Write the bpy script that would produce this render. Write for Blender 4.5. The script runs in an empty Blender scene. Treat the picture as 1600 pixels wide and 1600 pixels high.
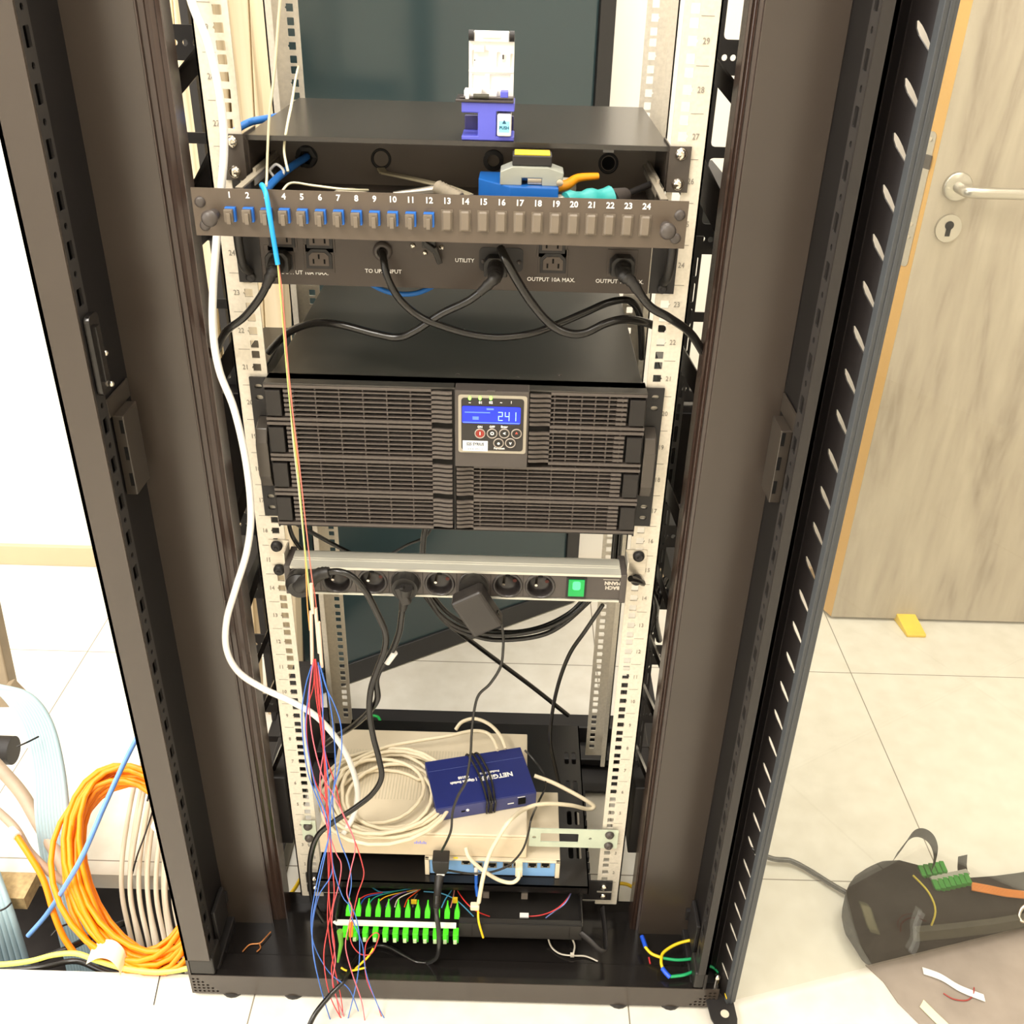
import bpy, bmesh, math, random
from mathutils import Vector, Matrix, Euler, geometry
random.seed(7)
SC = bpy.context.scene
COL = SC.collection
# ---------------------------------------------------------------- camera
cam_d = bpy.data.cameras.new('camera'); cam = bpy.data.objects.new('camera', cam_d); COL.objects.link(cam)
CP = Vector((0.0688381608, -1.06948175, 1.42636372))
CE = Euler((1.04338901, -0.0239966014, 0.0144142281), 'XYZ')
FPX = 1537.90901
cam.location = CP; cam.rotation_euler = CE
cam_d.sensor_width = 36; cam_d.lens = FPX/1600*36; cam_d.clip_start = .02; cam_d.clip_end = 50
SC.camera = cam
CM = CE.to_matrix()
# ---------------------------------------------------------------- world, lights, exposure
w = bpy.data.worlds.new('world'); SC.world = w; w.use_nodes = True
w.node_tree.nodes['Background'].inputs[0].default_value = (1, .95, .89, 1)
w.node_tree.nodes['Background'].inputs[1].default_value = .45
SC.view_settings.view_transform = 'Standard'; SC.view_settings.look = 'None'
SC.view_settings.gamma = 1; SC.view_settings.use_curve_mapping = False
SC.view_settings.exposure = 0.55
def area(name, loc, rot, sx, sy, power, col):
    d = bpy.data.lights.new(name, 'AREA'); d.shape = 'RECTANGLE'; d.size = sx; d.size_y = sy; d.energy = power; d.color = col
    o = bpy.data.objects.new(name, d); o.location = loc; o.rotation_euler = rot; COL.objects.link(o); return o
area('overhead_light', (-1.0, -1.45, 2.6), (0, 0, 0), .6, 1.2, 46, (1, .95, .88))
area('overhead_light', (.15, -.55, 2.6), (0, 0, 0), .6, .6, 13, (1, .94, .86))
area('overhead_light', (1.5, -1.3, 2.6), (0, 0, 0), .6, 1.2, 10, (1, .93, .83))
area('overhead_light', (-1.4, .3, 2.6), (0, 0, 0), .6, 1.2, 27, (1, .97, .93))
area('overhead_light', (1.1, .45, 2.6), (0, 0, 0), .6, .6, 13, (1, .96, .89))
area('overhead_light', (.1, .78, 2.6), (0, 0, 0), .8, .35, 13, (1, .96, .90))  # added fill light, brightens the floor behind the rack
area('left_area_light', (-2.4, -.6, 1.5), (0, math.radians(-90), 0), 1.2, 1.4, 26, (.94, .97, 1))  # cool area light on the left, aimed into the room; no window is built

# ---------------------------------------------------------------- helpers
def ray(px, py):
    return CM @ Vector(((px-800)/FPX, -(py-800)/FPX, -1.0))
def W(px, py, y=None, z=None, x=None):
    d = ray(px, py)
    if y is not None: t = (y-CP.y)/d.y
    elif z is not None: t = (z-CP.z)/d.z
    else: t = (x-CP.x)/d.x
    return CP + d*t
UN = .04445
def Z(n): return n*UN + .055

def lin(c):
    return tuple((v/12.92 if v <= .04045 else ((v+.055)/1.055)**2.4) for v in c)
MATS = {}
def mat(name, col, rough=.5, metal=0., spec=.5, var=.08, scale=30., bump=0., emis=0., coat=0., alpha=None, aniso=None):
    if name in MATS: return MATS[name]
    m = bpy.data.materials.new(name); m.use_nodes = True; nt = m.node_tree; b = nt.nodes['Principled BSDF']
    c = lin(col)
    tc = nt.nodes.new('ShaderNodeTexCoord'); n = nt.nodes.new('ShaderNodeTexNoise'); n.inputs['Scale'].default_value = scale
    n.inputs['Detail'].default_value = 4
    src = tc.outputs['Object']
    if aniso:
        mp = nt.nodes.new('ShaderNodeMapping'); mp.inputs['Scale'].default_value = aniso
        nt.links.new(src, mp.inputs[0]); src = mp.outputs[0]
    nt.links.new(src, n.inputs['Vector'])
    r = nt.nodes.new('ShaderNodeValToRGB')
    r.color_ramp.elements[0].position = .3; r.color_ramp.elements[1].position = .7
    r.color_ramp.elements[0].color = tuple(v*(1-var) for v in c)+(1,)
    r.color_ramp.elements[1].color = tuple(min(1, v*(1+var)) for v in c)+(1,)
    nt.links.new(n.outputs['Fac'], r.inputs[0]); nt.links.new(r.outputs[0], b.inputs['Base Color'])
    b.inputs['Roughness'].default_value = rough; b.inputs['Metallic'].default_value = metal
    b.inputs['Specular IOR Level'].default_value = spec; b.inputs['Coat Weight'].default_value = coat
    if emis:
        b.inputs['Emission Color'].default_value = c+(1,); b.inputs['Emission Strength'].default_value = emis
    if bump:
        bp = nt.nodes.new('ShaderNodeBump'); bp.inputs['Strength'].default_value = bump; bp.inputs['Distance'].default_value = .002
        nt.links.new(n.outputs['Fac'], bp.inputs['Height']); nt.links.new(bp.outputs[0], b.inputs['Normal'])
    if alpha is not None:
        b.inputs['Alpha'].default_value = alpha
    MATS[name] = m; return m

BLK = mat('black_powder_coat', (.24, .21, .185), .27, 0, .55, .05, 6)
BLK2 = mat('black_gloss_steel', (.10, .09, .085), .2, 0, .5, .1, 15)
BLKD = mat('black_satin_frame', (.13, .12, .118), .5, 0, .4, .1, 15)
PLAS = mat('black_plastic', (.13, .12, .11), .45, 0, .45, .06, 40)
PLAS2 = mat('charcoal_plastic', (.27, .245, .23), .42, 0, .5, .05, 50)
RUB = mat('black_cable_rubber', (.10, .093, .085), .24, 0, .5, .06, 60)
ZINC = mat('galvanised_steel', (.84, .81, .75), .45, .25, .5, .07, 220, .05)
ZINC2 = mat('brushed_aluminium', (.78, .75, .69), .33, .5, .5, .1, 12, 0, aniso=(1, 60, 60))
CHR = mat('chrome', (.85, .82, .77), .18, 1., .5, .03, 20)
STEEL = mat('satin_steel', (.78, .76, .72), .32, .9, .5, .05, 20)
WHT = mat('white_plastic', (.93, .92, .9), .4, 0, .5, .03, 20)
BEI = mat('beige_cable', (.88, .83, .72), .45, 0, .4, .04, 30)
BEID = mat('beige_enamel', (.85, .80, .70), .42, 0, .4, .03, 20)
PRN = mat('white_print', (.95, .94, .92), .5, 0, .3, .02, 20)
PRNG = mat('grey_print', (.55, .53, .49), .6, 0, .3, .05, 20)
DARK = mat('dark_void', (.03, .028, .026), .8, 0, .2, .1, 20)
BLU = mat('blue_cable', (.20, .47, .80), .4, 0, .4, .05, 30)

class MB:
    def __init__(s): s.v = []; s.f = []; s.sm = []
    def add(s, vs, fs, smooth=False):
        b = len(s.v); s.v += [Vector(v) for v in vs]; s.f += [tuple(i+b for i in f) for f in fs]; s.sm += [smooth]*len(fs); return s
    def box(s, a, b, M=None):
        x0, y0, z0 = (min(a[i], b[i]) for i in range(3)); x1, y1, z1 = (max(a[i], b[i]) for i in range(3))
        vs = [Vector(v) for v in ((x0,y0,z0),(x1,y0,z0),(x1,y1,z0),(x0,y1,z0),(x0,y0,z1),(x1,y0,z1),(x1,y1,z1),(x0,y1,z1))]
        if M: vs = [M @ v for v in vs]
        return s.add(vs, [(0,3,2,1),(4,5,6,7),(0,1,5,4),(1,2,6,5),(2,3,7,6),(3,0,4,7)])
    def cbox(s, c, sz, M=None):
        c = Vector(c); h = Vector(sz)/2
        return s.box(c-h, c+h, M)
    def bar(s, p0, p1, wid, th, up=(0,0,1)):
        p0 = Vector(p0); p1 = Vector(p1); d = (p1-p0); L = d.length; d.normalize()
        side = d.cross(Vector(up)); side.normalize(); u = side.cross(d)
        vs = []
        for p in (p0, p1):
            for a, b in ((-1,-1),(1,-1),(1,1),(-1,1)): vs.append(p+side*a*wid/2+u*b*th/2)
        return s.add(vs, [(0,1,2,3),(7,6,5,4),(0,4,5,1),(1,5,6,2),(2,6,7,3),(3,7,4,0)])
    def cyl(s, p0, p1, r, n=20, r2=None, smooth=True, cap=True):
        p0 = Vector(p0); p1 = Vector(p1); d = (p1-p0).normalized(); r2 = r if r2 is None else r2
        a = d.cross(Vector((0,0,1)));
        if a.length < .01: a = d.cross(Vector((0,1,0)))
        a.normalize(); b = d.cross(a)
        vs = [p0+(a*math.cos(t)+b*math.sin(t))*r for t in (2*math.pi*i/n for i in range(n))]
        vs += [p1+(a*math.cos(t)+b*math.sin(t))*r2 for t in (2*math.pi*i/n for i in range(n))]
        s.add(vs, [(i, (i+1) % n, n+(i+1) % n, n+i) for i in range(n)], smooth)
        if cap:
            s.add(vs[:n], [tuple(range(n))]); s.add(vs[n:], [tuple(reversed(range(n)))])
        return s
    def lathe(s, p0, d, prof, n=20, smooth=True, a0=0, a1=2*math.pi):
        p0 = Vector(p0); d = Vector(d).normalized(); a = d.cross(Vector((0,0,1)))
        if a.length < .01: a = d.cross(Vector((0,1,0)))
        a.normalize(); b = d.cross(a); vs = []
        for (r, h) in prof:
            for i in range(n):
                t = 2*math.pi*i/n; vs.append(p0+d*h+(a*math.cos(t)+b*math.sin(t))*max(r, 1e-5))
        fs = []
        for k in range(len(prof)-1):
            for i in range(n):
                j = (i+1) % n; fs.append((k*n+i, k*n+j, (k+1)*n+j, (k+1)*n+i))
        return s.add(vs, fs, smooth)
    def ball(s, c, r, n=14, sq=(1,1,1)):
        vs = []; fs = []; m = n//2
        for i in range(m+1):
            th = math.pi*i/m
            for j in range(n):
                ph = 2*math.pi*j/n
                vs.append(Vector(c)+Vector((r*sq[0]*math.sin(th)*math.cos(ph), r*sq[1]*math.sin(th)*math.sin(ph), r*sq[2]*math.cos(th))))
        for i in range(m):
            for j in range(n):
                k = (j+1) % n; fs.append((i*n+j, (i+1)*n+j, (i+1)*n+k, i*n+k))
        return s.add(vs, fs, True)
    def tube(s, pts, r, n=8, closed=False, rz=None):
        pts = [Vector(p) for p in pts]; N = len(pts); vs = []; ref = None
        for i, p in enumerate(pts):
            if closed: d = pts[(i+1) % N]-pts[i-1]
            else: d = pts[min(i+1, N-1)]-pts[max(i-1, 0)]
            if d.length < 1e-9: d = Vector((0,0,1))
            d.normalize()
            if ref is None:
                ref = d.cross(Vector((.13,.27,1)));
                if ref.length < .05: ref = d.cross(Vector((0,1,0)))
            ref = (ref-d*ref.dot(d)); ref.normalize(); b = d.cross(ref)
            rr = r(i/(N-1)) if callable(r) else r
            for j in range(n):
                t = 2*math.pi*j/n; vs.append(p+(ref*math.cos(t)+b*math.sin(t)*(rz or 1))*rr)
        fs = []
        for i in range(N if closed else N-1):
            for j in range(n):
                k = (j+1) % n; i2 = (i+1) % N
                fs.append((i*n+j, i*n+k, i2*n+k, i2*n+j))
        s.add(vs, fs, True)
        if not closed:
            s.add(vs[:n], [tuple(reversed(range(n)))]); s.add(vs[-n:], [tuple(range(n))])
        return s
    def prism(s, poly, F, h):
        """poly (u,v) list, F maps (u,v,w) to world, thickness h along w"""
        n = len(poly)
        vs = [F(u, v, 0) for u, v in poly]+[F(u, v, h) for u, v in poly]
        fs = [(i, (i+1) % n, n+(i+1) % n, n+i) for i in range(n)]
        tr = geometry.tessellate_polygon([[Vector((u, v, 0)) for u, v in poly]])
        for t in tr: fs.append(tuple(t)); fs.append(tuple(i+n for i in reversed(t)))
        return s.add(vs, fs)
    def holed(s, rect, holes, F, h):
        """flat plate with real holes: rect (u0,v0,u1,v1)"""
        u0, v0, u1, v1 = rect
        hs = sorted(holes, key=lambda p: min(q[1] for q in p)); rows = []
        for p in hs:
            lo = min(q[1] for q in p); hi = max(q[1] for q in p)
            if rows and lo < rows[-1][1]-1e-7: rows[-1][2].append(p); rows[-1][1] = max(rows[-1][1], hi)
            else: rows.append([lo, hi, [p]])
        cuts = [v0]+[(rows[i][1]+rows[i+1][0])/2 for i in range(len(rows)-1)]+[v1]
        if not rows: rows = [[v0, v1, []]]; cuts = [v0, v1]
        for k, (lo, hi, ps) in enumerate(rows):
            a, b = cuts[k], cuts[k+1]
            loops = [[(u0,a),(u1,a),(u1,b),(u0,b)]]+[list(p) for p in ps]
            flat = [q for l in loops for q in l]; n = len(flat)
            tr = geometry.tessellate_polygon([[Vector((u, v, 0)) for u, v in l] for l in loops])
            vs = [F(u, v, 0) for u, v in flat]+[F(u, v, h) for u, v in flat]
            fs = []
            for t in tr: fs.append(tuple(t)); fs.append(tuple(i+n for i in reversed(t)))
            o = 4
            for p in ps:
                m = len(p)
                for i in range(m): fs.append((o+i, o+(i+1) % m, n+o+(i+1) % m, n+o+i))
                o += m
            s.add(vs, fs)
        c = [(u0,v0),(u1,v0),(u1,v1),(u0,v1)]
        vs = [F(u, v, 0) for u, v in c]+[F(u, v, h) for u, v in c]
        return s.add(vs, [(i, (i+1) % 4, 4+(i+1) % 4, 4+i) for i in range(4)])
    def text(s, body, size, org, xd=(1,0,0), yd=(0,0,1), ext=.0003, align='CENTER', sx=1., bold=0.):
        c = bpy.data.curves.new('t', 'FONT'); c.body = body; c.size = size; c.extrude = ext; c.align_x = align; c.align_y = 'CENTER'; c.resolution_u = 2
        c.offset = bold
        o = bpy.data.objects.new('t', c); COL.objects.link(o)
        bpy.context.view_layer.update()
        me = o.evaluated_get(bpy.context.evaluated_depsgraph_get()).to_mesh()
        xd = Vector(xd).normalized(); yd = Vector(yd).normalized(); zd = xd.cross(yd); org = Vector(org)
        s.add([org+xd*v.co.x*sx+yd*v.co.y+zd*v.co.z for v in me.vertices], [tuple(p.vertices) for p in me.polygons])
        bpy.data.objects.remove(o); return s
    def build(s, name, m, parent=None, bevel=0, seg=2, **kw):
        me = bpy.data.meshes.new(name); me.from_pydata([tuple(v) for v in s.v], [], s.f); me.materials.append(m)
        me.polygons.foreach_set('use_smooth', s.sm)
        bm = bmesh.new(); bm.from_mesh(me); bmesh.ops.recalc_face_normals(bm, faces=bm.faces); bm.to_mesh(me); bm.free()
        me.update()
        o = bpy.data.objects.new(name, me); COL.objects.link(o)
        if parent:
            o.parent = parent
            o.matrix_parent_inverse = Matrix.Translation(-Vector(parent.get('_w', (0,0,0))))
        if bevel:
            b = o.modifiers.new('bevel', 'BEVEL'); b.width = bevel; b.segments = seg; b.limit_method = 'ANGLE'; b.angle_limit = math.radians(40)
        tag(o, **kw); return o
def tag(o, label=None, cat=None, group=None, kind=None):
    if label: o['label'] = label
    if cat: o['category'] = cat
    if group: o['group'] = group
    if kind: o['kind'] = kind
    return o
ROOTS = []
def thing(name, label, cat, loc=(0,0,0), group=None):
    o = bpy.data.objects.new(name, None); o.empty_display_size = .02; COL.objects.link(o); o.location = loc
    o['_w'] = tuple(loc); ROOTS.append(o)
    return tag(o, label, cat, group)
def struct(name, mb, m, **k): return mb.build(name, m, None, kind='structure', **k)
def Fy(y, s=1):      # plate facing -y, thickness runs to +y
    return lambda u, v, w_: Vector((u, y+w_*s, v))
def Fx(x, s=1):
    return lambda u, v, w_: Vector((x+w_*s, u, v))
def Fz(z, s=1):
    return lambda u, v, w_: Vector((u, v, z+w_*s))
def circ(cx, cy, r, n=14, rv=None):
    return [(cx+r*math.cos(2*math.pi*i/n), cy+(rv or r)*math.sin(2*math.pi*i/n)) for i in range(n)]
def slot(cx, cy, w_, h, n=6):
    r = min(w_, h)/2; p = []
    if w_ > h:
        for i in range(n+1): t = -math.pi/2+math.pi*i/n; p.append((cx+w_/2-r+r*math.cos(t), cy+r*math.sin(t)))
        for i in range(n+1): t = math.pi/2+math.pi*i/n; p.append((cx-w_/2+r+r*math.cos(t), cy+r*math.sin(t)))
    else:
        for i in range(n+1): t = math.pi*i/n; p.append((cx+r*math.cos(t), cy+h/2-r+r*math.sin(t)))
        for i in range(n+1): t = math.pi+math.pi*i/n; p.append((cx+r*math.cos(t), cy-h/2+r+r*math.sin(t)))
    return p
def rrect(x0, y0, x1, y1, r, n=4):
    p = []
    for cx, cy, a in ((x1-r,y1-r,0),(x0+r,y1-r,90),(x0+r,y0+r,180),(x1-r,y0+r,270)):
        for i in range(n+1): t = math.radians(a+90*i/n); p.append((cx+r*math.cos(t), cy+r*math.sin(t)))
    return p
def cr(pts, k=8, closed=False):
    pts = [Vector(p) for p in pts]; N = len(pts); out = []
    for i in range(N if closed else N-1):
        if closed: a, b, c, d = pts[i-1], pts[i], pts[(i+1) % N], pts[(i+2) % N]
        else: a = pts[max(i-1, 0)]; b = pts[i]; c = pts[i+1]; d = pts[min(i+2, N-1)]
        for j in range(k):
            t = j/k; out.append(.5*((2*b)+(c-a)*t+(2*a-5*b+4*c-d)*t*t+(3*b-3*c+d-a)*t**3))
    if not closed: out.append(pts[-1])
    return out
def P3(l):
    """points as (px, py, 'y'|'z', value) or shorthand (px, py, y)"""
    return [W(q[0], q[1], y=q[2]) if len(q) == 3 else W(q[0], q[1], **{q[2]: q[3]}) for q in l]
def cable(name, pts, r, m, label=None, cat=None, parent=None, group=None, k=8, n=8, world=False):
    mb = MB(); mb.tube(cr(pts if world else P3(pts), k), r, n)
    return mb.build(name, m, parent, label=label, cat=cat, group=group)
def pbox(mb, x0, y0, x1, y1, Y, d):
    """box whose front face spans these image corners on the plane y=Y, depth d"""
    a = W(x0, y0, y=Y); b = W(x1, y1, y=Y); mb.box((a.x, Y, a.z), (b.x, Y+d, b.z)); return mb
# ================================================================ ROOM
def tile_mat():
    m = bpy.data.materials.new('cream_floor_tiles'); m.use_nodes = True; nt = m.node_tree; b = nt.nodes['Principled BSDF']
    g = nt.nodes.new('ShaderNodeNewGeometry'); sx = nt.nodes.new('ShaderNodeSeparateXYZ'); nt.links.new(g.outputs['Position'], sx.inputs[0])
    def mth(op, a, b_=None, c=None):
        n = nt.nodes.new('ShaderNodeMath'); n.operation = op
        for i, v in enumerate((a, b_, c)):
            if v is None: continue
            if isinstance(v, (int, float)): n.inputs[i].default_value = v
            else: nt.links.new(v, n.inputs[i])
        return n.outputs[0]
    T = .58; fac = None
    for o, off in (('X', .85), ('Y', .695)):
        a = mth('SUBTRACT', sx.outputs[o], off-T*20); a = mth('MODULO', a, T); a = mth('SUBTRACT', a, T/2); a = mth('ABSOLUTE', a)
        a = mth('GREATER_THAN', a, T/2-.0011)
        fac = a if fac is None else mth('MAXIMUM', fac, a)
    n = nt.nodes.new('ShaderNodeTexNoise'); n.inputs['Scale'].default_value = 22; n.inputs['Detail'].default_value = 6
    nt.links.new(g.outputs['Position'], n.inputs['Vector'])
    r = nt.nodes.new('ShaderNodeValToRGB'); r.color_ramp.elements[0].position = .3; r.color_ramp.elements[1].position = .7
    r.color_ramp.elements[0].color = (.70, .66, .57, 1); r.color_ramp.elements[1].color = (.78, .745, .66, 1)
    nt.links.new(n.outputs['Fac'], r.inputs[0])
    mx = nt.nodes.new('ShaderNodeMix'); mx.data_type = 'RGBA'; nt.links.new(fac, mx.inputs['Factor'])
    nt.links.new(r.outputs[0], mx.inputs['A']); mx.inputs['B'].default_value = (.22, .19, .14, 1)
    nt.links.new(mx.outputs['Result'], b.inputs['Base Color']); b.inputs['Roughness'].default_value = .38
    return m
XL, XR, YF, YB, HC = -2.6, 2.7, -3.0, 1.05, 2.7
OPX0, OPX1, OPY0, OPY1 = -1.3, -.412, -.100, .085
fl = MB()
fl.box((XL, YF, -.035), (XR, OPY0, 0)); fl.box((XL, OPY1, -.035), (XR, YB, 0))
fl.box((XL, OPY0, -.035), (OPX0, OPY1, 0)); fl.box((OPX1, OPY0, -.035), (XR, OPY1, 0))
struct('floor', fl, tile_mat())
vd = MB(); vd.box((OPX0-.3, OPY0-.25, -.33), (OPX1+.3, OPY1+.3, -.30))
struct('floor_void', vd, mat('raised_floor_void', (.22, .20, .19), .8, 0, .3, .3, 12))
WALL = mat('warm_white_plaster', (.93, .91, .87), .75, 0, .3, .015, 3)
struct('wall_back', MB().box((XL, YB, 0), (XR, YB+.1, HC)), WALL)
struct('wall_left', MB().box((XL-.1, YF, 0), (XL, YB, HC)), WALL)
struct('wall_right', MB().box((XR, YF, 0), (XR+.1, YB, HC)), WALL)
struct('wall_front', MB().box((XL, YF-.1, 0), (XR, YF, HC)), WALL)
struct('ceiling', MB().box((XL, YF, HC), (XR, YB, HC+.1)), WALL)
struct('baseboard_back', MB().box((XL, YB-.012, 0), (XR, YB, .058)), mat('cream_baseboard', (.78, .70, .58), .5, 0, .4, .02, 5), bevel=.002)

# oak laminate door standing open
def wood_mat(name, c1, c2, c3, sc=(6, 6, .9), rough=.5):
    m = bpy.data.materials.new(name); m.use_nodes = True; nt = m.node_tree; b = nt.nodes['Principled BSDF']
    tc = nt.nodes.new('ShaderNodeTexCoord'); mp = nt.nodes.new('ShaderNodeMapping'); mp.inputs['Scale'].default_value = sc
    nt.links.new(tc.outputs['Object'], mp.inputs[0])
    n = nt.nodes.new('ShaderNodeTexNoise'); n.inputs['Scale'].default_value = 1.6; n.inputs['Detail'].default_value = 7; n.inputs['Distortion'].default_value = 1.2
    nt.links.new(mp.outputs[0], n.inputs['Vector'])
    wv = nt.nodes.new('ShaderNodeTexNoise'); wv.inputs['Scale'].default_value = 9; wv.inputs['Detail'].default_value = 5
    nt.links.new(mp.outputs[0], wv.inputs['Vector'])
    ad = nt.nodes.new('ShaderNodeMath'); ad.operation = 'MULTIPLY_ADD'; nt.links.new(wv.outputs['Fac'], ad.inputs[0]); ad.inputs[1].default_value = .35
    nt.links.new(n.outputs['Fac'], ad.inputs[2])
    r = nt.nodes.new('ShaderNodeValToRGB'); e = r.color_ramp.elements
    e[0].position = .48; e[0].color = lin(c1)+(1,); e[1].position = .85; e[1].color = lin(c3)+(1,)
    k = e.new(.62); k.color = lin(c2)+(1,)
    nt.links.new(ad.outputs[0], r.inputs[0]); nt.links.new(r.outputs[0], b.inputs['Base Color']); b.inputs['Roughness'].default_value = rough
    return m
OAK = wood_mat('grey_oak_laminate', (.585, .535, .47), (.69, .64, .57), (.75, .705, .63))
EDGE = mat('yellow_wood_edge', (.84, .66, .38), .5, 0, .4, .05, 18, aniso=(1, 1, .1))
dr = thing('door', 'grey oak laminate room door with long lever handle, standing open behind the glass', 'door', (1.25, .92, 0)); dr['kind'] = 'structure'; dr.name = 'door_1'
MB().box((.858, .9, .008), (1.72, .94, 2.06)).build('door_leaf', OAK, dr)
EA = Vector((.8578, .901, 0)); EB = Vector((.840, .946, 0)); ED = (EB-EA); EL = ED.length; ED.normalize(); EN = Vector((-ED.y, ED.x, 0))
if EN.x > 0: EN = -EN
def FE(u, v, t): return EA+ED*u+EN*t+Vector((0, 0, v))
p = MB(); p.prism([(EA.x, EA.y), (EB.x, EB.y), (EA.x, EB.y)], Fz(.008), 2.05); p.build('edge_band', EDGE, dr, label='yellow raw wood edge')
za_ = W(1463, 205, y=.925).z; zb2 = W(1425, 400, y=.925).z
fp = MB(); fp.prism(rrect(EL*.25, zb2-.02, EL*.75, za_, .010), FE, .0016)
fpo = fp.build('lock_faceplate', STEEL, dr, label='satin steel lock faceplate')
lb = MB(); lb.prism([(EL*.2, 1.062), (EL*.7, 1.062), (EL*.7, 1.087), (EL*.2, 1.087)], lambda u, v, t: FE(u, v, .0016+t), .003); lb.build('latch_bolt', PLAS2, fpo)
sc_ = MB()
for z_ in (1.115, .955, .93): sc_.cyl(FE(EL*.5, z_, .0015), FE(EL*.5, z_, .003), .004, 10)
sc_.build('screw', CHR, fpo)
hp = W(1497, 292, y=.893)
h = MB(); h.lathe((hp.x, .9, hp.z), (0,-1,0), [(.0001,0),(.027,0),(.027,.007),(.025,.009),(.0001,.009)], 32)
ho = h.build('handle_rose', STEEL, dr)
h = MB(); h.tube(cr([(hp.x, .892, hp.z), (hp.x, .86, hp.z), (hp.x+.006, .846, hp.z), (hp.x+.03, .842, hp.z), (hp.x+.075, .842, hp.z), (hp.x+.14, .842, hp.z)], 6), .0105, 16)
h.build('lever_handle', STEEL, ho)
kp = W(1482, 357, y=.893)
h = MB(); h.prism([(kp.x+u, kp.z+v) for u, v in circ(0, 0, .025, 32, .027)], Fy(.9, -1), .008)
ko = h.build('key_escutcheon', STEEL, dr, bevel=.001)
h = MB(); h.cyl((kp.x, .8915, kp.z+.006), (kp.x, .8905, kp.z+.006), .0085, 18); h.box((kp.x-.0045, .8905, kp.z-.015), (kp.x+.0045, .8915, kp.z+.005))
h.build('keyhole', DARK, ko)
wd = MB(); q0 = W(1402, 968, z=.03); wd.prism([(0,0),(.12,0),(.12,.008),(0,.034)], lambda u, v, t: Vector((q0.x+.005+t+u*.12, .955-u, v)), .046)
wd.build('door_wedge', mat('yellow_rubber', (.95, .80, .22), .5), None, bevel=.002, label='yellow wedge under the bottom edge of the oak door', cat='door wedge')

# ================================================================ THE RACK
HT = 2.06
rk = thing('server_rack', 'tall black open server rack with galvanised numbered rails and wide-open glass front door', 'server rack', (0, .17, 0))
# base: front sill with perforated ends, pan, side and rear beams
def perf(x0, x1, mirror):
    hs = []
    for r in range(5):
        for c in range(2+r if r < 5 else 5):
            x = x0+.006+c*.0068
            hs.append(circ(-x if mirror else x, .012+(4-r)*.0072, .0022, 8))
    return hs
hs = perf(-.405, 0, False)+perf(-.405, 0, True)
sb = MB(); sb.holed((-.405, .006, .405, .05), hs, Fy(-.135), .002); sb.build('front_sill', BLK, rk)
MB().box((-.404, -.1325, .006), (.404, -.131, .049)).build('sill_backing', DARK, rk)
pn = MB(); pn.box((-.404, -.134, .048), (.404, -.124, .0502)); pn.box((-.37, -.124, .042), (.37, -.092, .0445)); pn.box((-.37, -.0925, .036), (.37, -.091, .0445))
pn.box((-.37, -.092, .034), (.37, .012, .0365)); pn.box((-.37, .010, .034), (.37, .0125, .06))
pn.build('base_pan', BLK2, rk)
bm_ = MB()
for s in (-1, 1):
    bm_.box((s*.405, -.13, .006), (s*.362, .47, .05)); bm_.box((s*.362, .012, .02), (s*.318, .47, .026))
bm_.box((-.405, .435, .006), (.405, .475, .05)); bm_.box((-.36, .36, .02), (.36, .40, .036)); bm_.box((-.36, .30, .006), (.36, .436, .012))
bm_.build('base_frame', BLKD, rk, bevel=.002)
for x, y in ((-.345, -.1), (-.25, -.1), (.255, -.1), (.335, -.1)):
    MB().lathe((x, y-.02, .0), (0,0,1), [(0,0),(.018,0),(.018,.006),(.006,.008),(.006,.03)], 16).build('levelling_foot', BLKD, rk)
def strip_holes(y0, y1, z0, z1, step):
    hs = []; z = z0; k = 0; yc = (y0+y1)/2
    while z < z1-.02:
        if k % 2 == 0: hs.append(rrect(yc-.006, z-.009, yc+.006, z+.009, .001, 1))
        else: hs.append(circ(yc, z, .0035, 8))
        z += step; k += 1
    return hs
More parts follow.
